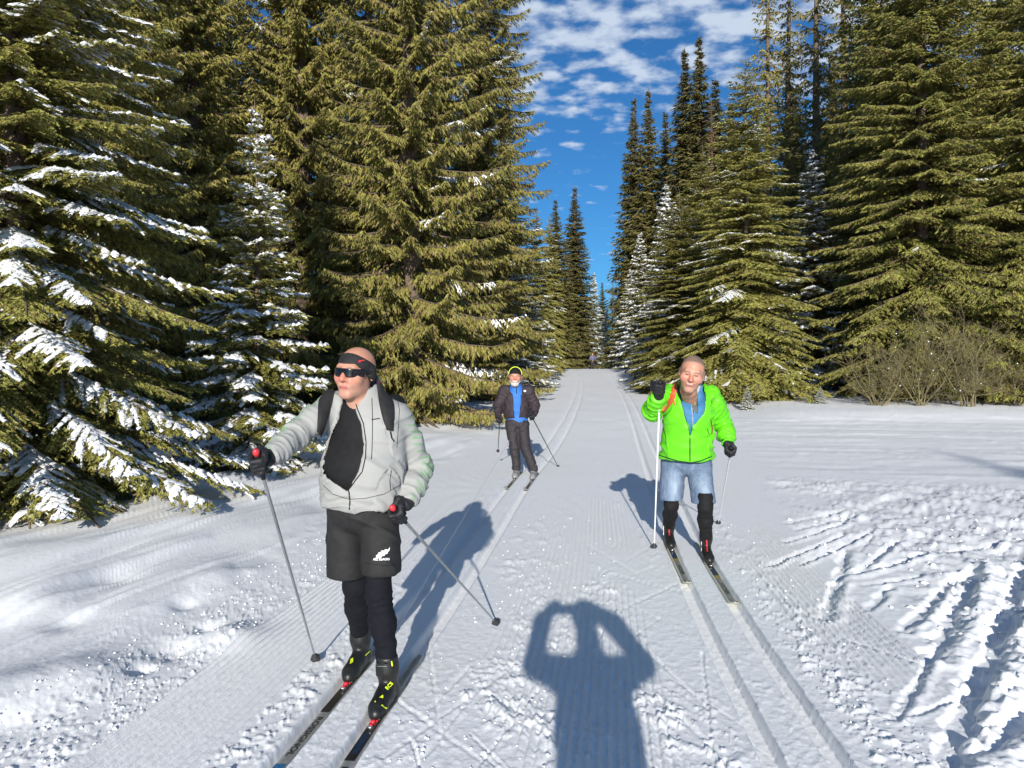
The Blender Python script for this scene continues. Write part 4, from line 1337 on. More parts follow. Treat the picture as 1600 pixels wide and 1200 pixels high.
def yaw_dir(yaw):
    return rot(yaw)

def bounds(pts, pad):
    a = np.array(pts, float)
    return a.min(0) - pad, a.max(0) + pad

def poly_sdf2(px_, pz_, poly):
    d = np.full(px_.shape, 1e9); s = np.ones(px_.shape)
    n = len(poly)
    for i in range(n):
        ax, az = poly[i]; bx_, bz = poly[i - 1]
        ex, ez = bx_ - ax, bz - az
        wx, wz = px_ - ax, pz_ - az
        t = np.clip((wx * ex + wz * ez) / (ex * ex + ez * ez), 0, 1)
        d = np.minimum(d, (wx - ex * t) ** 2 + (wz - ez * t) ** 2)
        c1 = pz_ >= az; c2 = pz_ < bz; c3 = ex * wz > ez * wx
        fl = (c1 & c2 & c3) | (~c1 & ~c2 & ~c3)
        s = np.where(fl, -s, s)
    return s * np.sqrt(d)

# ================================================================== the man in the grey jacket
SZ = -0.047         # height of a ski's running base in its groove
def groove(which, side, y):
    return (float(xl_f(y) if which == 'l' else xr_f(y)) + side * GR, y)

def man_grey():
    t = thing('person', 'man in a light grey zip jacket, black headband and sunglasses skiing towards the lens', 'person',
              (-.72, 3.95, 0), 'cross-country skiers')
    t0 = np.array((-.72, 3.95, 0))
    inv = lambda o: o
    par = t
    # everything is modelled in world space: the parent keeps an identity offset
    t.location = (0, 0, 0)
    Rt = rot(14)
    pel = P(566, 800, 3.98); che = P(573, 690, 4.0); nk = P(566, 628, 4.0)
    sL, eL, wL, hL = P(520, 634, 4.02), P(462, 681, 3.82), P(421, 716, 3.60), P(405, 724, 3.52)
    sR, eR, wR, hR = P(622, 650, 4.03), P(656, 730, 4.10), P(640, 782, 3.92), P(622, 803, 3.86)
    hpL, hpR = P(543, 815, 4.02), P(592, 812, 3.98)
    kL, kR = P(556, 915, 4.06), P(592, 925, 3.90)
    toeL, toeR = groove('l', -1, 4.10), groove('l', 1, 3.66)
    slL = .13
    aL = np.array((toeL[0] + .20 * slL, toeL[1] + .20, .125)); aR = np.array((toeR[0] + .20 * slL, toeR[1] + .20, .125))
    hd = Head(P(556, 582, 3.93), rot(21, 1, 4), 1.12)
    # poles' tips
    tipL = np.array((*G(495, 1030), -.02)); tipR = np.array((*G(778, 971), -.02))
    axL = norm(hL - tipL); axR = norm(hR - tipR)
    # body
    lo, hi = bounds([hd.w((0, 0, .13)), aL, aR, eL, wL, hL, eR, wR, sR], .13)
    S = Sdf(lo, hi, .0069)
    hd.add(S)
    S.chain([hd.w((0, .02, -.07)), hd.w((0, .035, -.13)), nk - (0, 0, .05)], [.062, .062, .075], .03)
    S.ell(che, (.19, .12, .24), Rt, .05); S.ell(pel + (0, 0, .05), (.17, .12, .17), Rt, .05)
    S.chain([sL, eL, wL], [.045, .035, .026]); S.chain([sR, eR, wR], [.045, .035, .026])
    S.chain([hpL, kL + (0, .012, 0), aL + (0, .01, 0)], [.06, .036, .024]); S.chain([hpR, kR + (0, .012, 0), aR + (0, .01, 0)], [.06, .036, .024])
    S.cap(wL, hL, .022, .018); S.cap(wR, hR, .022, .018)
    sdf_obj('body', S, M_SKIN, par, colf=skin_cols(hd, blush=.75))
    # shirt
    lo, hi = bounds([che, pel], .34)
    S = Sdf(lo, hi, .008)
    S.ell(che + (0, .01, .0), (.195, .135, .25), Rt, .05); S.ell(P(562, 730, 3.965), (.19, .150, .17), Rt, .06)
    S.cap(sL, sR, .06, .06, .05)
    S.chain([nk - (0, .0, .06), nk + (-.01, -.015, .02), nk + (-.01, -.012, .045)], [.085, .072, .072], .04)
    S.cut(P(566, 775, 3.9), (0, 0, -1))
    shirt = sdf_obj('shirt', S, M_BLACK, par)
    # jacket
    lo, hi = bounds([che, pel, nk, sL, eL, wL, sR, eR, wR], .25)
    S = Sdf(lo, hi, .0072)
    S.ell(che + (0, .01, .0), (.212, .158, .262), Rt, .05); S.ell(P(564, 742, 3.965), (.220, .176, .185), Rt, .07)
    S.ell(P(567, 783, 3.975), (.215, .178, .10), Rt, .06)
    S.chain([nk + (0, .02, -.03), sL + (.02, 0, .0)], [.075, .070], .05); S.chain([nk + (0, .02, -.03), sR - (.01, 0, 0)], [.075, .064], .05)
    S.chain([sL, sL * .5 + eL * .5, eL, eL * .45 + wL * .55, wL], [.072, .069, .062, .054, .043], .04)
    S.chain([sR, sR * .5 + eR * .5, eR, eR * .45 + wR * .55, wR], [.068, .067, .063, .056, .044], .04)
    # collar
    S.chain([nk + (0, .0, -.04), nk + (.005, .015, .035), nk + (.010, .03, .085)], [.10, .088, .082], .04)
    S.chain([nk + (0, -.005, 0), nk + (0, -.01, .2)], [.066, .085], .006, True)
    S.cut(pel + (0, 0, .035), (.02, .05, -1), .01)
    S.cut(wL + (wL - eL) * .06, wL - eL, .004, .12); S.cut(wR + (wR - eR) * .06, wR - eR, .004, .09)
    Yf = 3.82
    poly = [(-.5, 0)]
    ppx = [(536, 606), (534, 628), (527, 660), (514, 690), (506, 715), (505, 736), (512, 749), (528, 757), (543, 768), (552, 754), (562, 738), (567, 715), (568, 688), (564, 662), (556, 640), (566, 618), (572, 602)]
    poly = [(P(a, b, Yf)[0], P(a, b, Yf)[2]) for a, b in ppx]
    def op(d, X, Y, Z):
        m = (Y < 3.98)
        # follow the line of sight only roughly: the opening is cut straight back
        q = poly_sdf2(X[m] * Yf / Y[m], EYE + (Z[m] - EYE) * Yf / Y[m], poly)
        d = d.copy(); d[m] = np.maximum(d[m], -q)
        return d
    S.func(op)
    arm = [(sL, eL, .006, 24), (eL, wL, .0075, 34), (sR, eR, .006, 22), (eR, wR, .008, 30)]
    fl = arm + [(nk, che, .003, 12), (che, pel + (0, 0, .12), .008, 15), (pel + (0, 0, .12), pel, .011, 24)]
    def jcol(V):
        c = np.tile(np.array((.305, .305, .295)), (len(V), 1))
        def bone(a, b):
            ab = b - a; L2 = ab @ ab
            tt = np.clip((V - a) @ ab / L2, 0, 1)
            dd = V - a - tt[:, None] * ab
            return tt, dd, np.linalg.norm(dd, axis=1)
        for (a, b, off, sg, L0) in ((sL, eL, 0, -1, .33), (eL, wL, .33, -1, .3), (sR, eR, 0, 1, .4), (eR, wR, .4, 1, .3)):
            tt, dd, dist = bone(a, b)
            s = (off + tt * np.linalg.norm(b - a))
            outd = norm(np.array((sg * 1.0, -.15, .55 if sg < 0 else .1)))
            lat = dd @ outd / np.maximum(dist, 1e-4)
            per = dd @ norm(np.cross(b - a, outd)) 
            tri = np.abs(((s * 26 + per * 14) % 1) - .5) * 2
            tri = tri + .5 * (vn3(V[:, 0] * 60, V[:, 1] * 60, V[:, 2] * 60, 4) - .5)
            m = (dist < .105) * sstep(.35, .75, lat) * (tri > .66) * sstep(0, .08, s)
            fade = np.clip(1.15 - .3 * tt, .4, 1)
            m = (m * .85 * fade)[:, None]
            c = c * (1 - m) + np.array((.15, .29, .14)) * m
        c *= (0.97 + .06 * vn3(V[:, 0] * 30, V[:, 1] * 30, V[:, 2] * 30, 8))[:, None]
        return c
    jk = sdf_obj('jacket', S, M_CLOTHCOL, par, fold=fl, colf=jcol, seed=3)
    # shorts
    lo, hi = bounds([pel, hpL, hpR, kL, kR], .2)
    S = Sdf(lo, hi, .007)
    S.ell(pel + (.0, .0, .02), (.185, .145, .14), Rt, .05)
    S.chain([hpL + (-.005, 0, .05), P(540, 905, 4.03)], [.104, .100], .02)
    S.chain([hpR + (.0, 0, .05), P(596, 890, 3.89)], [.108, .098], .02)
    S.chain([P(540, 912, 4.03) , P(540, 990, 4.03)], [.084, .090], .004, True)
    S.chain([P(596, 898, 3.89), P(596, 990, 3.89)], [.082, .090], .004, True)
    def hem(d, X, Y, Z):
        xm = P(569, 900, 4.0)[0]
        zh = np.where(X < xm, P(0, 903, 4.0)[2] - (X - xm) * .02, P(0, 889, 3.95)[2])
        return np.maximum(np.maximum(d, zh - Z), Z - (pel[2] + .09))
    S.func(hem)
    sh = sdf_obj('shorts', S, M_CHARCOAL, par, fold=[(hpL, kL, .006, 9), (hpR, kR, .007, 10)], seed=6)
    # tights
    lo, hi = bounds([hpL, hpR, kL, kR, aL, aR], .14)
    S = Sdf(lo, hi, .007)
    for hp, k_, a_ in ((hpL, kL, aL), (hpR, kR, aR)):
        cf = k_ * .62 + a_ * .38 + (0, .012, 0)
        S.chain([hp, hp * .4 + k_ * .6, k_, cf, a_ + (0, .0, .06)], [.074, .066, .062, .064, .050], .03)
    S.cut(np.array((0, 0, .135)), (0, 0, -1))
    sdf_obj('tights', S, M_BLACKKNIT, par, fold=[(hpL, kL, .003, 14), (kL, aL, .004, 30), (hpR, kR, .003, 14), (kR, aR, .005, 30)], seed=8)
    bts = []
    for toe, a_ in ((toeL, aL), (toeR, aR)):
        bts.append(boots('boot', par, toe, a_ + (0, 0, .02), slL, SZ + .024, M_BOOT))
    bvb = bvh_of(bts)
    # yellow trim on the boots
    TRI = [(0, 1), (-.9, .1), (-.35, .05), (.1, -.55), (.25, -.9), (.62, -1), (.75, -.2), (.75, .7)]
    em = decal_px('boot_emblem', poly_mesh([(-1, -.1), (.3, 1), (.95, -1.1), (.75, -1.2), (.2, -.75)]), bvb, 595, 1096, 10, 0, M_YELLOW, bts[1], .003)
    decal_px('boot_emblem', poly_mesh([(-.15, -.1), (.42, .3), (.5, -.5)]), bvb, 595, 1096, 9, 0, M_BLACK, bts[1], .0045)
    decal_px('boot_print', text_mesh('RCS', 1.2, .05), bvb, 608, 1072, 6.5, math.radians(50), M_YELLOW, bts[1])
    decal_px('boot_trim', poly_mesh([(-.3, -1), (.2, -.9), (.35, 1), (-.1, 1)]), bvb, 612, 1037, 4, .25, M_YELLOW, bts[1])
    decal_px('boot_trim', poly_mesh([(-.12, -1), (.12, -1), (.12, 1), (-.12, 1)]), bvb, 576, 1087, 6, -.25, M_YELLOW, bts[1])
    decal_px('boot_trim', poly_mesh([(-1, -.35), (1, .1), (1, .35), (-1, -.05)]), bvb, 574, 1021, 5, .55, M_YELLOW, bts[0])
    decal_px('boot_emblem', poly_mesh([(-.5, -1), (.5, -.4), (.6, 1), (-.2, .6)]), bvb, 549, 1033, 5, 0, M_YELLOW, bts[0])
    seam('boot_zip', bvb, [(588, 1043), (590, 1068)], .0035, M_CHARCOAL, bts[1])
    seam('boot_cuff_line', bvb, [(590, 1041), (604, 1041)], .0015, M_SKIGREY, bts[1])
    # gloves
    for (c_, ax, wr, el, sd_) in ((hL, axL, wL, eL, 1), (hR, axR, wR, eR, 1)):
        lo, hi = bounds([c_, wr], .12)
        S = Sdf(lo, hi, .0042)
        hand(S, c_, ax, wr, sd_, r=.0115)
        S.cap(wr + (c_ - wr) * .3, wr + (el - wr) * .30, .034, .042, .02)
        S.cut(wr + (el - wr) * .30, el - wr)
        sdf_obj('glove', S, M_GLOVE, par, fold=[(wr, c_, .0015, 60)])
    # headband and sunglasses
    lo, hi = bounds([hd.c], .19)
    S = Sdf(lo, hi, .0042)
    hd.add(S, face=False, off=.006)
    S.ell(hd.w((-.079, .014, -.006)), (.016, .028, .038), hd.R, .02); S.ell(hd.w((.079, .014, -.006)), (.016, .028, .038), hd.R, .02)
    def band(d, X, Y, Z):
        L = hd.loc(np.stack([X, Y, Z], -1).reshape(-1, 3)).reshape(*X.shape, 3)
        y = L[..., 1]; z = L[..., 2]
        mid = .066 - .52 * np.clip(y + .085, 0, .2)
        low = mid - .027 - .020 * sstep(-.07, .01, y)
        up_ = mid + .030 + .010 * sstep(-.03, -.09, y)
        return np.maximum(np.maximum(d, (low - z) * 1.1), (z - up_) * 1.1)
    S.func(band)
    hb = sdf_obj('headband', S, M_CHARCOAL, par)
    S = Sdf(lo, hi, .0035)
    hd.add(S, face=False, off=.018)
    def gl(d, X, Y, Z):
        L = hd.loc(np.stack([X, Y, Z], -1).reshape(-1, 3)).reshape(*X.shape, 3)
        x, y, z = L[..., 0], L[..., 1], L[..., 2]
        top_ = .022 - .02 * np.abs(x) ** 1
        bot = -.018 + .020 * np.exp(-(x / .010) ** 2) + .14 * np.clip(np.abs(x) - .048, 0, 1)
        low = np.where(y > -.045, .002, bot); hi_ = np.where(y > -.045, .013, top_)
        q = np.maximum(np.maximum(low - z, z - hi_), y - .005)
        return np.maximum(np.maximum(d, -(d + .006)), q)
    S.func(gl)
    sg = sdf_obj('sunglasses', S, M_LENS, par)
    # eyes stay behind the lenses
    bv = bvh_of([hb]); 
    decal_px('headband_badge', poly_mesh([(-1, -.45), (.8, .25), (1, .55), (-.85, .15)]), bv, 566, 564, 6.5, 0, M_RED, hb, .002)
    # zips, seams and prints
    bj = bvh_of([jk, shirt])
    seam('zip', bj, [(545, 766), (547, 783), (546, 796)], .0035, M_BLACK, jk)
    seam('zip_tape', bj, [(545, 766), (556, 750), (566, 737), (571, 715), (572, 690), (568, 662), (559, 640), (556, 630)], .0028, M_BLACK, jk)
    seam('seam', bj, [(581, 622), (582, 650), (582, 680), (581, 708), (580, 718)], .0018, M_BLACK, jk)
    seam('pocket_zip', bj, [(612, 732), (609, 750), (610, 765)], .0018, M_CHARCOAL, jk)
    seam('lining_edge', bj, [(536, 628), (529, 660), (516, 690), (508, 715), (507, 736), (513, 748), (528, 756)], .0022, M_CHARCOAL, jk)
    seam('hem_line', bj, [(504, 757), (520, 772), (545, 780), (570, 779), (600, 772), (626, 757)], .0014, M_CHARCOAL, jk)
    seam('shoulder_seam', bj, [(616, 604), (624, 640), (622, 672), (620, 700)], .0014, M_CHARCOAL, jk)
    seam('shoulder_seam', bj, [(504, 640), (497, 668), (500, 690)], .0014, M_CHARCOAL, jk)
    decal_px('chest_print', poly_mesh([(-1.6, -.25), (1.6, -.05), (1.6, .3), (-1.6, .1)]), bj, 587, 655, 4.0, .08, M_BLACK, jk)
    bs = bvh_of([sh])
    fern = [(-1.0, -.75), (-.78, -.42), (-.80, -.2), (-.55, -.02), (-.5, .2), (-.2, .28), (-.1, .5), (.25, .48), (.4, .68), (.75, .62), (1.02, 1.0),
            (.95, .5), (.75, .32), (.7, .08), (.42, .02), (.3, -.22), (0, -.25), (-.12, -.48), (-.42, -.45), (-.5, -.62), (-.72, -.6)]
    decal_px('fern_emblem', poly_mesh(fern), bs, 597, 866, 11.5, -.02, M_WHITE, sh)
    decal_px('shorts_print', text_mesh('ALL BLACKS', 1.0, .04, 1.0), bs, 596, 874, 4.6, .0, M_WHITE, sh)
    seam('shorts_seam', bs, [(571, 880), (600, 884), (618, 883)], .0012, M_BLACK, sh)
    # backpack: a thing of its own
    bp = thing('backpack', 'black backpack with wide padded straps worn over the grey jacket', 'backpack', (0, 0, 0))
    S = Sdf(che + (-.25, .05, -.35), che + (.25, .42, .35), .012)
    S.box(che + (.02, .235, .02), (.14, .085, .22), Rt, .05, .01)
    S.ell(che + (.02, .30, -.06), (.11, .06, .13), Rt, .03)
    sdf_obj('bag', S, M_BLACK, bp)
    s1 = ribbon('strap', bj, [(511, 601, 524, 606), (503, 612, 522, 618), (497, 630, 518, 634), (496, 655, 510, 660), (495, 674, 503, 682)], .014, M_CHARCOAL, bp)
    s2 = ribbon('strap', bj, [(588, 600, 606, 601), (590, 612, 613, 610), (592, 630, 616, 628), (597, 652, 616, 650), (604, 672, 614, 674)], .014, M_CHARCOAL, bp)
    seam('buckle_cord', bj, [(610, 674), (612, 684), (616, 690)], .004, M_BLACK, bp)
    seam('strap_trim', bj, [(588, 599), (600, 598), (612, 602)], .004, M_MAROON, bp, .012)
    # poles and skis
    g = 'ski poles of the man in grey'
    pole('silver pole planted beside the bank, held in the grey-jacketed man\'s outstretched hand', hL + axL * .055, tipL, M_ALU, g, M_GLOVE, M_RED, .0088)
    pole('silver pole slanting across the snow from the grey-jacketed man\'s lowered hand', hR + axR * .055, tipR, M_ALU, g, M_GLOVE, M_RED, .0088)
    pr1 = [('plate', -.33, .33, .0235, M_SKIBLACK), ('text', 'ROSSIGNOL', .575, .040, M_SKIBLACK, 1.75), ('plate', .83, .95, .0235, M_SKIBLUE)]
    pr2 = [('plate', -.33, .36, .0235, M_SKIBLACK), ('text', 'ROSSIGNOL', .60, .040, M_SKIBLACK, 1.75), ('plate', .12, .30, .012, M_SKINAVY, .0004)]
    ski('silver ski lettered ROSSIGNOL under the rear boot of the man in grey', toeL, slL, SZ, 'skis of the man in grey', M_SKIGREY, M_SKIGREY, prints=pr1, red=True, width=.05)
    ski('dark-topped ski under the front boot of the man in grey', toeR, slL, SZ, 'skis of the man in grey', M_SKIGREY, M_SKIGREY, prints=pr2, red=True, width=.05)
man_grey()

# ================================================================== the man in the green jacket
def man_green():
    t = thing('person', 'bareheaded man in a neon green jacket and denim shorts raising one gloved hand', 'person', (0, 0, 0), 'cross-country skiers')
    par = t
    Rt = rot(4, 16)
    pel = P(1072, 722, 6.95); che = P(1076, 648, 6.80); nk = P(1081, 612, 6.68)
    sL, eL, wL, hL = P(1045, 619, 6.80), P(1020, 642, 6.56), P(1029, 622, 6.36), P(1031, 606, 6.30)
    sR, eR, wR, hR = P(1112, 620, 6.80), P(1127, 660, 6.95), P(1138, 691, 6.80), P(1142, 704, 6.74)
    hpL, hpR = P(1053, 730, 6.98), P(1092, 730, 6.92)
    toeL, toeR = groove('r', -1, 7.18), groove('r', 1, 6.62)
    sl = .095
    aL = np.array((toeL[0] + .2 * sl, toeL[1] + .2, .125)); aR = np.array((toeR[0] + .2 * sl, toeR[1] + .2, .125))
    kL = P(1049, 790, 6.98); kR = P(1102, 792, 6.66)
    hd = Head(P(1081, 583, 6.46), rot(14, 10, 11), 1.28)
    tipL = np.array((*G(1022, 856), -.02)); tipR = np.array((*G(1122, 816), -.02))
    axL = norm(hL - tipL); axR = norm(hR - tipR)
    lo, hi = bounds([hd.w((0, 0, .13)), aL, aR, eL, wL, hL, eR, wR], .13)
    S = Sdf(lo, hi, .0067)
    hd.add(S, smile=True)
    S.chain([hd.w((0, .02, -.07)), hd.w((0, .035, -.12)), nk - (0, -.05, .08)], [.068, .066, .075], .03)
    S.ell(che, (.17, .11, .24), Rt, .05); S.ell(pel + (0, 0, .05), (.16, .12, .16), Rt, .05)
    S.chain([sL, eL, wL], [.045, .035, .026]); S.chain([sR, eR, wR], [.045, .035, .026])
    S.chain([hpL, kL + (0, .012, 0), aL + (0, .01, 0)], [.06, .036, .024]); S.chain([hpR, kR + (0, .012, 0), aR + (0, .01, 0)], [.06, .036, .024])
    S.cap(wL, hL, .022, .018); S.cap(wR, hR, .022, .018)
    sdf_obj('body', S, M_SKIN, par, colf=skin_cols(hd, hair=((.13, .10, .08), .85), blush=.6, smile=True))
    # jersey and blue mid layer
    lo, hi = bounds([che, nk, pel], .32)
    S = Sdf(lo, hi, .009)
    S.ell(che, (.19, .135, .26), Rt, .05); S.cap(sL, sR, .06, .06, .05)
    S.chain([nk + (0, .02, -.05), nk + (0, .01, .02)], [.085, .078], .03)
    S.cut(pel + (0, 0, .05), (0, 0, -1))
    jer = sdf_obj('jersey', S, M_GREYSHIRT, par)
    S = Sdf(lo, hi, .009)
    S.chain([nk + (0, .01, .0), nk + (0, .0, .035)], [.082, .080], .03)
    S.cap(nk + (0, 0, .02), nk + (0, -.01, .2), .06, .08, .005, True)
    buff = sdf_obj('neck_gaiter', S, M_BUFF, par)
    S = Sdf(lo, hi, .009)
    S.ell(che, (.20, .150, .265), Rt, .05); S.cap(sL, sR, .07, .07, .05)
    S.chain([nk + (0, .02, -.05), nk + (0, .015, .035)], [.105, .096], .03)
    S.cap(nk + (0, 0, .0), nk + (0, -.01, .2), .078, .09, .005, True)
    S.cut(pel + (0, 0, .05), (0, 0, -1))
    Yf = 6.6
    def opener(ppx):
        poly = [(P(a, b, Yf)[0], P(a, b, Yf)[2]) for a, b in ppx]
        def op(d, X, Y, Z):
            m = Y < 6.82
            q = poly_sdf2(X[m] * Yf / Y[m], EYE + (Z[m] - EYE) * Yf / Y[m], poly)
            d = d.copy(); d[m] = np.maximum(d[m], -q)
            return d
        return op
    S.func(opener([(1074, 598), (1076, 615), (1080, 632), (1083, 650), (1084, 640), (1090, 648), (1090, 625), (1090, 600)]))
    mid = sdf_obj('blue_jacket', S, M_BLUE2, par)
    # green shell
    lo, hi = bounds([che, pel, nk, sL, eL, wL, sR, eR, wR], .24)
    S = Sdf(lo, hi, .0085)
    S.ell(che + (0, 0, .0), (.225, .175, .28), Rt, .06); S.ell(P(1074, 690, 6.86), (.235, .18, .22), rot(4), .08)
    S.ell(P(1072, 712, 6.92), (.245, .185, .10), rot(4), .05)
    S.chain([sL + (.04, 0, 0), sR - (.04, 0, 0)], [.085, .085], .06)
    S.chain([sL, sL * .5 + eL * .5, eL, eL * .4 + wL * .6, wL], [.088, .084, .078, .070, .055], .04)
    S.chain([sR, sR * .5 + eR * .5, eR, eR * .4 + wR * .6, wR], [.090, .086, .078, .068, .055], .04)
    S.chain([nk + (0, .03, -.04), nk + (0, .045, .03), nk + (0, .05, .07)], [.125, .118, .112], .04)
    S.chain([nk + (0, .02, .0), nk + (0, -.02, .2)], [.095, .115], .006, True)
    S.cut(P(1072, 719, 6.8), (0, .12, -1), .01)
    S.cut(wR + (wR - eR) * .05, wR - eR, .004, .12); S.cut(wL + (wL - eL) * .05, wL - eL, .004, .10)
    S.func(opener([(1058, 590), (1059, 608), (1062, 622), (1068, 645), (1074, 665), (1078, 683), (1083, 668), (1092, 655), (1101, 645), (1103, 625), (1100, 606), (1102, 590)]))
    jk = sdf_obj('jacket', S, M_GREENJ, par, seed=5, fold=[(sL, eL, .012, 20), (eL, wL, .012, 24), (sR, eR, .014, 18), (eR, wR, .016, 22), (nk, che, .005, 8), (che, pel, .012, 9)])
    bj = bvh_of([jk, mid, jer])
    seam('zip', bj, [(1078, 684), (1078, 700), (1078, 720)], .005, M_GLOVE, jk)
    seam('hem_trim', bj, [(1029, 711), (1045, 716), (1062, 721), (1078, 723), (1095, 720), (1112, 713)], .005, M_GLOVE, jk)
    seam('pocket_zip', bj, [(1036, 668), (1040, 680), (1041, 694)], .0035, M_GLOVE, jk)
    seam('pocket_zip', bj, [(1105, 670), (1108, 680)], .0035, M_GLOVE, jk)
    seam('collar_edge', bj, [(1058, 592), (1059, 608), (1063, 624), (1069, 645), (1075, 666), (1078, 683)], .003, M_BINDING, jk, .0005)
    seam('seam', bj, [(1113, 622), (1111, 630)], .003, M_BINDING, jk)
    seam('zip', bj, [(1075, 612), (1080, 630), (1082, 650), (1083, 668)], .003, M_BUFF, mid)
    seam('toggle', bj, [(1084, 625), (1087, 628), (1085, 633)], .006, M_SKIGOLD, mid)
    # jeans cut at the knee
    lo, hi = bounds([pel, hpL, hpR, kL, kR], .2)
    S = Sdf(lo, hi, .0085)
    S.ell(pel + (.0, .0, .02), (.19, .15, .14), rot(4), .05)
    endL, endR = P(1048, 780, 6.95), P(1099, 783, 6.72)
    S.chain([hpL + (-.005, 0, .03), endL], [.115, .103], .03)
    S.chain([hpR + (.0, 0, .03), endR], [.115, .103], .03)
    S.cut(P(1075, 782, 6.85), (.03, 0, -1), .004)
    S.cut(pel + (0, 0, .1), (0, 0, 1), .004)
    def dcol(V):
        n = vn3(V[:, 0] * 25, V[:, 1] * 25, V[:, 2] * 25, 4)
        st = vn3(V[:, 0] * 180, V[:, 1] * 180, V[:, 2] * 14, 6)
        fade = 0
        for a, b in ((hpL, endL), (hpR, endR)):
            c_ = (a + b) / 2 + (b - a) * .12
            fade = fade + np.exp(-((V[:, 0] - c_[0]) / .045) ** 2 - ((V[:, 2] - c_[2]) / .12) ** 2) * (V[:, 1] < c_[1])
        k = np.clip(.28 + .25 * (n - .5) + .35 * (st - .5) + .55 * fade, 0, 1)[:, None]
        return np.array((.050, .085, .16)) * (1 - k) + np.array((.30, .37, .46)) * k
    jn = sdf_obj('denim_shorts', S, M_DENIM, par, colf=dcol, fold=[(hpL, kL, .006, 9), (hpR, kR, .006, 10)])
    # long socks
    lo, hi = bounds([kL, kR, aL, aR], .13)
    S = Sdf(lo, hi, .008)
    for k_, a_ in ((kL, aL), (kR, aR)):
        cf = k_ * .62 + a_ * .38 + (0, .012, 0)
        S.chain([k_ + (0, 0, .08), k_, cf, a_ + (0, 0, .03)], [.066, .062, .063, .050], .03)
    S.cut(np.array((0, 0, .13)), (0, 0, -1))
    sdf_obj('long_socks', S, M_BLACK, par, fold=[(kL, aL, .003, 20), (kR, aR, .003, 20)])
    bts = [boots('boot', par, toe, a_ + (0, 0, .03), sl, SZ + .024, M_BOOT, .008) for toe, a_ in ((toeL, aL), (toeR, aR))]
    bvb = bvh_of(bts)
    for i, (x, y0, y1) in enumerate(((1045, 817, 838), (1104, 842, 863))):
        seam('lace_cover', bvb, [(x, y0), (x + 1, y1)], .007, M_RED, bts[i])
        seam('side_stripe', bvb, [(x - 8, y0 + 4), (x - 8, y1 - 2)], .004, M_WHITE, bts[i])
    for (c_, ax, wr, el, sd_) in ((hL, axL, wL, eL, 1), (hR, axR, wR, eR, 1)):
        lo, hi = bounds([c_, wr], .13)
        S = Sdf(lo, hi, .0055)
        hand(S, c_, ax, wr, sd_, r=.0135, grip=.02)
        S.cap(wr + (c_ - wr) * .3, wr + (el - wr) * .16, .042, .050, .02)
        S.cut(wr + (el - wr) * .17, el - wr)
        sdf_obj('glove', S, M_GLOVE, par)
    bp = thing('backpack', 'backpack with an orange shoulder strap worn over the neon green jacket', 'backpack', (0, 0, 0))
    S = Sdf(che + (-.2, .05, -.35), che + (.25, .45, .32), .016)
    S.box(che + (.0, .25, .0), (.12, .07, .2), Rt, .05, .01)
    sdf_obj('bag', S, M_ORANGE, bp)
    ribbon('strap', bj, [(1050, 583, 1057, 582), (1050, 596, 1058, 597), (1049, 610, 1058, 611), (1046, 622, 1054, 625), (1038, 634, 1042, 640), (1034, 640, 1036, 646)], .012, M_ORANGE, bp)
    seam('strap_buckle', bj, [(1048, 618), (1054, 620)], .008, M_RED, bp, .008)
    seam('strap_end', bj, [(1052, 624), (1055, 634)], .005, M_ORANGE, bp, .005)
    seam('strap_end', bj, [(1110, 655), (1113, 668), (1112, 679)], .005, M_MAROON, bp, .003)
    g = 'ski poles of the man in green'
    pole('white pole held upright in the raised glove of the man in green', hL + axL * .06, tipL, M_POLEWHITE, g, M_GLOVE, None, .0095)
    pole('white pole trailing from the lowered glove of the man in green', hR + axR * .06, tipR, M_POLEWHITE, g, M_GLOVE, None, .0085)
    prt = [('plate', -.33, .25, .0225, M_SKIBLACK), ('plate', .10, .34, .0225, M_SKINAVY, .0004), ('plate', .34, .42, .0225, M_SKIGOLD, .0002), ('text', 'FISCHER', .72, .042, M_SKIBLACK, 1.9)]
    for i, (toe, fw, lab) in enumerate(((toeL, 1.24, 'ski of the man in green nearer the middle of the trail, partly beside its groove'),
                                        (toeR, 1.20, 'ski of the man in green nearer the churned snow, with its tip furthest forward'))):
        ski(lab, toe, sl, SZ, 'skis of the man in green', M_SKIGREY, M_SKIEDGE, fwd=fw, prints=prt, width=.052)
man_green()

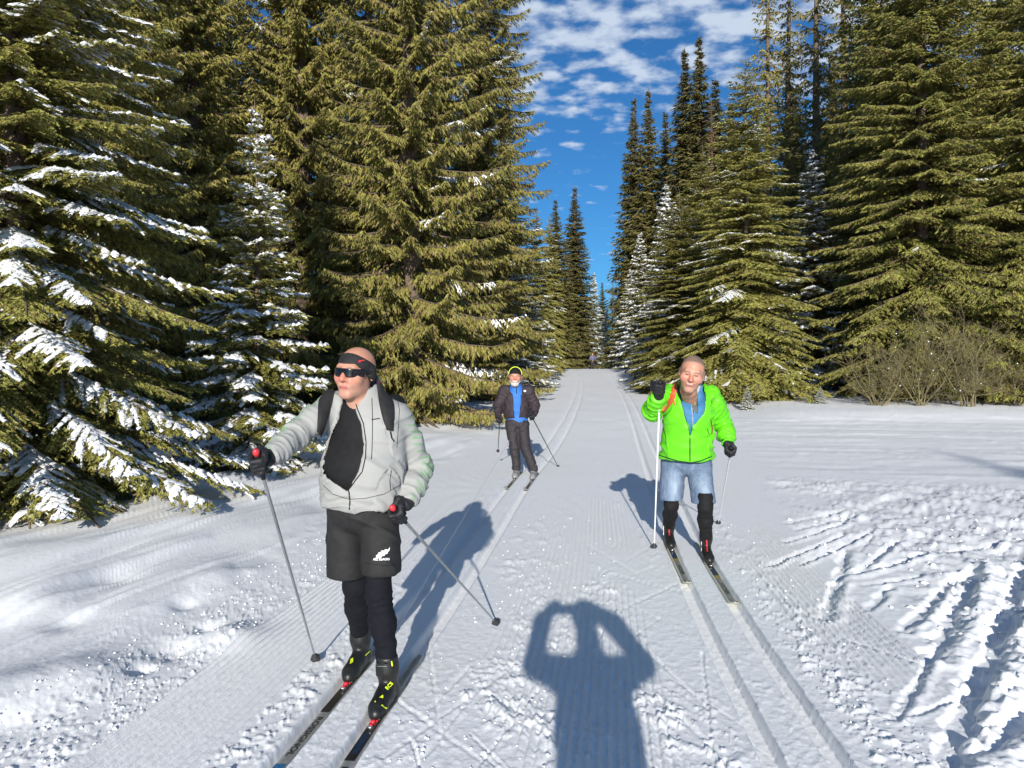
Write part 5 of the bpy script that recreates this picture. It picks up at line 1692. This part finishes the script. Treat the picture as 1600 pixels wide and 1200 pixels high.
# ================================================================== the bearded man behind
def man_dark():
    t = thing('person', 'white-bearded man in a dark jacket over a blue top, standing in the left-hand track', 'person', (0, 0, 0), 'cross-country skiers')
    par = t
    Rt = rot(0)
    pel = P(808, 662, 12.1); che = P(807, 628, 12.15); nk = P(806, 603, 12.12)
    sL, eL, wL, hL = P(788, 610, 12.15), P(778, 634, 12.15), P(779, 650, 11.98), P(781, 656, 11.92)
    sR, eR, wR, hR = P(825, 610, 12.15), P(836, 632, 12.2), P(835, 646, 12.02), P(831, 651, 11.95)
    hpL, hpR = P(799, 664, 12.1), P(817, 664, 12.1)
    toeL, toeR = groove('l', -1, 11.80), groove('l', 1, 11.70)
    sl = .13
    aL = np.array((toeL[0] + .2 * sl, toeL[1] + .2, .12)); aR = np.array((toeR[0] + .2 * sl, toeR[1] + .2, .12))
    kL, kR = P(804, 700, 12.0), P(821, 700, 11.95)
    hd = Head(P(805, 588, 12.05), rot(2, 5, 2), 1.20)
    lo, hi = bounds([hd.w((0, 0, .13)), aL, aR, eL, wL, hL, eR, wR], .14)
    S = Sdf(lo, hi, .011)
    hd.add(S)
    S.chain([hd.w((0, .02, -.07)), nk - (0, 0, .05)], [.062, .075], .03)
    S.ell(che, (.17, .11, .24), Rt, .05); S.ell(pel + (0, 0, .05), (.15, .11, .16), Rt, .05)
    S.chain([sL, eL, wL], [.045, .035, .026]); S.chain([sR, eR, wR], [.045, .035, .026])
    S.chain([hpL, kL + (0, .012, 0), aL + (0, .01, 0)], [.06, .036, .024]); S.chain([hpR, kR + (0, .012, 0), aR + (0, .01, 0)], [.06, .036, .024])
    S.cap(wL, hL, .022, .018); S.cap(wR, hR, .022, .018)
    sdf_obj('body', S, M_SKIN, par, colf=skin_cols(hd, blush=.8))
    # beard
    lo, hi = bounds([hd.c], .2)
    S = Sdf(lo, hi, .0075)
    S.ell(hd.w((0, -.052, -.098)), np.array((.052, .046, .036)) * 1.2, hd.R, .02)
    S.cap(hd.w((-.055, -.03, -.06)), hd.w((0, -.088, -.095)), .022, .024, .02); S.cap(hd.w((.055, -.03, -.06)), hd.w((0, -.088, -.095)), .022, .024, .02)
    S.cap(hd.w((-.028, -.098, -.055)), hd.w((.028, -.098, -.055)), .011, .011, .01)
    S.ell(hd.w((0, -.115, -.068)), (.02, .015, .006), hd.R, .004, True)
    sdf_obj('beard', S, M_BEARD, par)
    # hat
    S = Sdf(lo, hi, .0075)
    hd.add(S, face=False, off=.010)
    def hat(d, X, Y, Z):
        L = hd.loc(np.stack([X, Y, Z], -1).reshape(-1, 3)).reshape(*X.shape, 3)
        return np.maximum(d, .030 - .28 * (L[..., 1] + .05) - L[..., 2])
    S.func(hat)
    ho = sdf_obj('hat', S, M_BLACK, par)
    S = Sdf(lo, hi, .0075)
    hd.add(S, face=False, off=.018)
    def tr(d, X, Y, Z):
        L = hd.loc(np.stack([X, Y, Z], -1).reshape(-1, 3)).reshape(*X.shape, 3)
        return np.maximum(np.maximum(d, -(d + .012)), np.abs(L[..., 1] + .01) - .007) + 0 * np.maximum(0, .03 - L[..., 2]) + np.where(L[..., 2] < .02, .1, 0)
    S.func(tr)
    sdf_obj('hat_trim', S, M_YELLOW, ho)
    # blue top
    lo, hi = bounds([che, nk, pel], .3)
    S = Sdf(lo, hi, .012)
    S.ell(che, (.18, .125, .30), Rt, .05); S.ell(pel + (0, 0, .06), (.17, .125, .16), Rt, .05); S.chain([nk - (0, 0, .05), nk + (0, 0, .03)], [.085, .078], .03)
    S.cut(pel + (0, 0, .0), (0, 0, -1))
    top_ = sdf_obj('blue_top', S, M_BLUE, par)
    # jacket
    lo, hi = bounds([che, pel, nk, sL, eL, wL, sR, eR, wR], .22)
    S = Sdf(lo, hi, .011)
    S.ell(che, (.205, .155, .27), Rt, .05); S.ell(P(807, 645, 12.12), (.205, .16, .17), Rt, .06)
    S.chain([sL, sR], [.075, .075], .05)
    S.chain([sL, eL, wL], [.080, .068, .050], .04); S.chain([sR, eR, wR], [.080, .070, .050], .04)
    S.chain([nk - (0, -.02, .04), nk + (0, .02, .04)], [.10, .09], .03)
    S.cap(nk + (0, 0, .0), nk + (0, -.01, .2), .075, .09, .005, True)
    S.cut(P(0, 658, 12.1), (0, 0, -1), .006)
    poly = [(P(a, b, 11.97)[0], P(a, b, 11.97)[2]) for a, b in ((794, 592), (796, 606), (801, 620), (803, 650), (809, 655), (813, 645), (815, 610), (818, 592))]
    def op(d, X, Y, Z):
        m = Y < 12.15
        q = poly_sdf2(X[m], Z[m], poly)
        d = d.copy(); d[m] = np.maximum(d[m], -q)
        return d
    S.func(op)
    jk = sdf_obj('jacket', S, M_BROWNJ, par, fold=[(sL, eL, .012, 15), (eL, wL, .012, 18), (sR, eR, .012, 15), (eR, wR, .012, 18), (che, pel, .008, 8)])
    bj = bvh_of([jk, top_])
    seam('zip', bj, [(807, 603), (807, 615)], .006, M_BLACK, top_)
    decal_px('chest_badge', poly_mesh([(-1, -.7), (1, -.7), (1, .7), (-1, .7)]), bj, 820, 611, 1.8, 0, M_WHITE, jk, .006)
    # trousers
    lo, hi = bounds([pel, kL, kR, aL, aR], .16)
    S = Sdf(lo, hi, .012)
    S.ell(pel + (0, 0, .02), (.175, .13, .13), Rt, .05)
    for hp, k_, a_ in ((hpL, kL, aL), (hpR, kR, aR)):
        S.chain([hp, k_, a_ + (0, 0, .0)], [.100, .075, .066], .03)
    S.cut(np.array((0, 0, .09)), (0, 0, -1))
    S.cut(pel + (0, 0, .1), (0, 0, 1))
    trs = sdf_obj('trousers', S, M_DARKTR, par, fold=[(hpL, kL, .010, 10), (kL, aL, .010, 14), (hpR, kR, .010, 10), (kR, aR, .010, 14)])
    decal_px('trouser_badge', poly_mesh([(-1, -.3), (1, .1), (1, .5), (-1, .2)]), bvh_of([trs]), 795, 688, 2.2, 0, M_WHITE, trs, .006)
    bts = [boots('boot', par, toe, a_, sl, SZ + .024, simple_mat('grey_boot', (.22, .22, .22), .5), .010) for toe, a_ in ((toeL, aL), (toeR, aR))]
    tipL = P(778, 706, 13.1); tipR = np.array((*G(873, 730), -.01))
    tipL[2] = max(tipL[2], float(z_f(13.1)) + .02)
    for (c_, tip, wr, el) in ((hL, tipL, wL, eL), (hR, tipR, wR, eR)):
        lo, hi = bounds([c_, wr], .12)
        S = Sdf(lo, hi, .008)
        hand(S, c_, norm(c_ - tip), wr, 1, r=.013, grip=.02)
        S.cap(wr + (c_ - wr) * .3, wr + (el - wr) * .16, .04, .045, .02)
        sdf_obj('glove', S, M_GLOVE, par)
    g = 'ski poles of the bearded man'
    pole('dark pole trailing clear of the snow behind the bearded man', hL + norm(hL - tipL) * .06, tipL, M_POLEDARK, g, M_GLOVE, None, .009)
    pole('dark pole planted in the snow to the right of the bearded man', hR + norm(hR - tipR) * .06, tipR, M_POLEDARK, g, M_GLOVE, None, .009)
    for toe, lab in ((toeL, 'dark ski of the bearded man nearer the left bank'), (toeR, 'dark ski of the bearded man nearer the middle of the trail')):
        ski(lab, toe, sl, SZ, 'skis of the bearded man', M_SKIBLACK, M_SKIGREY, fwd=1.05, width=.055, prints=[('plate', .10, .22, .012, M_SKIGREY), ('plate', .8, .84, .02, M_SKIGREY)])
man_dark()

# ================================================================== a far skier on the crest
def man_far():
    t = thing('person', 'distant skier in a purplish-blue jacket on the crest of the trail', 'person', (0, 0, 0), 'cross-country skiers')
    Y = 77.0; x = (926 - 800) / F * Y; z = float(z_f(Y))
    b = np.array((x, Y, z))
    hd = Head(b + (0, 0, 1.50), rot(0), 1.1)
    S = Sdf(b + (-.6, -.5, -.1), b + (.6, .5, 1.8), .03)
    hd.add(S, face=False)
    S.chain([b + (0, 0, 1.42), b + (0, 0, 1.30)], [.06, .07])
    S.ell(b + (0, 0, 1.15), (.15, .10, .22)); S.ell(b + (0, 0, .85), (.14, .1, .12))
    for q in (-1, 1):
        S.chain([b + (q * .17, 0, 1.3), b + (q * .27, 0, 1.08), b + (q * .25, -.2, .95)], [.045, .04, .035])
        S.chain([b + (q * .08, 0, .85), b + (q * .1, -.03, .45), b + (q * .13, 0, .05)], [.07, .055, .04])
    sdf_obj('body', S, M_SKIN, t, colf=skin_cols(hd))
    S = Sdf(b + (-.6, -.5, .7), b + (.6, .5, 1.6), .03)
    S.ell(b + (0, 0, 1.13), (.21, .16, .28)); S.chain([b + (-.17, 0, 1.3), b + (.17, 0, 1.3)], [.09, .09])
    for q in (-1, 1): S.chain([b + (q * .18, 0, 1.3), b + (q * .28, 0, 1.08), b + (q * .26, -.15, .97)], [.08, .07, .06])
    sdf_obj('jacket', S, simple_mat('purple_blue_jacket', (.10, .10, .18), .7), t)
    S = Sdf(b + (-.4, -.3, -.1), b + (.4, .3, 1.0), .03)
    for q in (-1, 1): S.chain([b + (q * .08, 0, .85), b + (q * .1, -.03, .45), b + (q * .13, 0, .06)], [.11, .085, .06])
    sdf_obj('trousers', S, M_DARKTR, t)
    for q in (-1, 1):
        ski('ski of the distant skier on the ' + ('left' if q < 0 else 'right'), (b[0] + q * .13, Y - .1), .1, z, 'skis of the distant skier', M_SKIBLACK, M_SKIBLACK)
        pole('pole of the distant skier on the ' + ('left' if q < 0 else 'right'), b + (q * .26, -.2, 1.0), b + (q * .42, .3, .0), M_POLEDARK, 'poles of the distant skier')
man_far()

# ================================================================== the photographer, seen only by the shadow
def photographer():
    t = thing('person', 'photographer in dark winter clothes holding up a phone, known by the shadow on the snow', 'person', (0, 0, 0))
    b = np.array((.15, -.40, 0))
    hd = Head(b + (-.01, .0, 1.70), rot(180), 1.05)
    S = Sdf(b + (-.6, -.35, -.05), b + (.6, .55, 1.95), .016)
    hd.add(S)
    shL, shR = b + (-.18, 0, 1.42), b + (.18, 0, 1.42)
    eL, eR = b + (-.305, .14, 1.42), b + (.305, .14, 1.42)
    hL, hR = np.array((-.02, -.03, 1.67)), np.array((.175, -.03, 1.67))
    S.chain([b + (0, 0, 1.62), b + (0, 0, 1.48)], [.06, .075])
    S.ell(b + (0, 0, 1.25), (.18, .12, .28)); S.ell(b + (0, 0, .95), (.17, .13, .16))
    for s_, e_, h_, q in ((shL, eL, hL, -1), (shR, eR, hR, 1)):
        S.chain([s_, e_, h_ + (q * .05, -.04, -.02)], [.05, .045, .03])
        S.ell(h_ + (q * .02, -.015, 0), (.022, .018, .04))
        for i in range(4): S.cap(h_ + (q * .02, -.01, .03 - i * .02), h_ + (-q * .015, .0, .032 - i * .02), .009, .008, .004)
        S.cap(h_ + (q * .02, -.02, -.03), h_ + (-q * .01, -.03, -.01), .011, .009, .004)
    for q in (-1, 1): S.chain([b + (q * .1, 0, .92), b + (q * .13, .03, .5), b + (q * .15, 0, .08)], [.09, .06, .045])
    sdf_obj('body', S, M_SKIN, t, colf=skin_cols(hd))
    S = Sdf(b + (-.65, -.35, .7), b + (.65, .5, 1.8), .016)
    S.ell(b + (0, 0, 1.22), (.205, .16, .28)); S.ell(b + (0, 0, .98), (.21, .16, .2), None, .06)
    S.chain([shL, shR], [.08, .08], .04)
    S.chain([b + (0, -.02, 1.45), b + (0, -.02, 1.6)], [.09, .075], .04)
    for s_, e_, h_, q in ((shL, eL, hL, -1), (shR, eR, hR, 1)):
        S.chain([s_, e_, (e_ + h_) / 2 + (q * .045, 0, .06), h_ + (q * .015, -.05, .02)], [.078, .068, .054, .046], .02)
    S.cut(b + (0, 0, .82), (0, 0, -1))
    S.cut(b + (0, 0, 1.60), (0, 0, 1)) if False else None
    sdf_obj('jacket', S, M_BLACK, t)
    S = Sdf(b + (-.35, -.3, .05), b + (.35, .3, 1.05), .02)
    S.ell(b + (0, 0, .92), (.19, .14, .12))
    for q in (-1, 1): S.chain([b + (q * .1, 0, .9), b + (q * .13, .03, .5), b + (q * .15, 0, .12)], [.11, .085, .07])
    sdf_obj('trousers', S, M_DARKTR, t)
    S = Sdf(hd.c - .2, hd.c + .2, .012)
    hd.add(S, face=False, off=.015)
    S.cut(hd.c + (0, 0, .02), (0, 0, -1))
    sdf_obj('woollen_hat', S, M_BLACK, t)
    ph = thing('phone', 'phone held up by the photographer', 'phone', (.068, -.008, 1.645))
    g = Geo()
    for (cx, cy, cz, hx, hy, hz) in ((0, 0, 0, .078, .0038, .037),):
        v = np.array([(sx * hx, sy * hy, sz * hz) for sx in (-1, 1) for sy in (-1, 1) for sz in (-1, 1)])
        g.add(v, np.array([(0, 1, 3, 2), (4, 6, 7, 5), (0, 4, 5, 1), (2, 3, 7, 6), (0, 2, 6, 4), (1, 5, 7, 3)]))
    mesh_obj('casing', g.mesh('phone_casing', (M_BINDING,)), ph)
photographer()
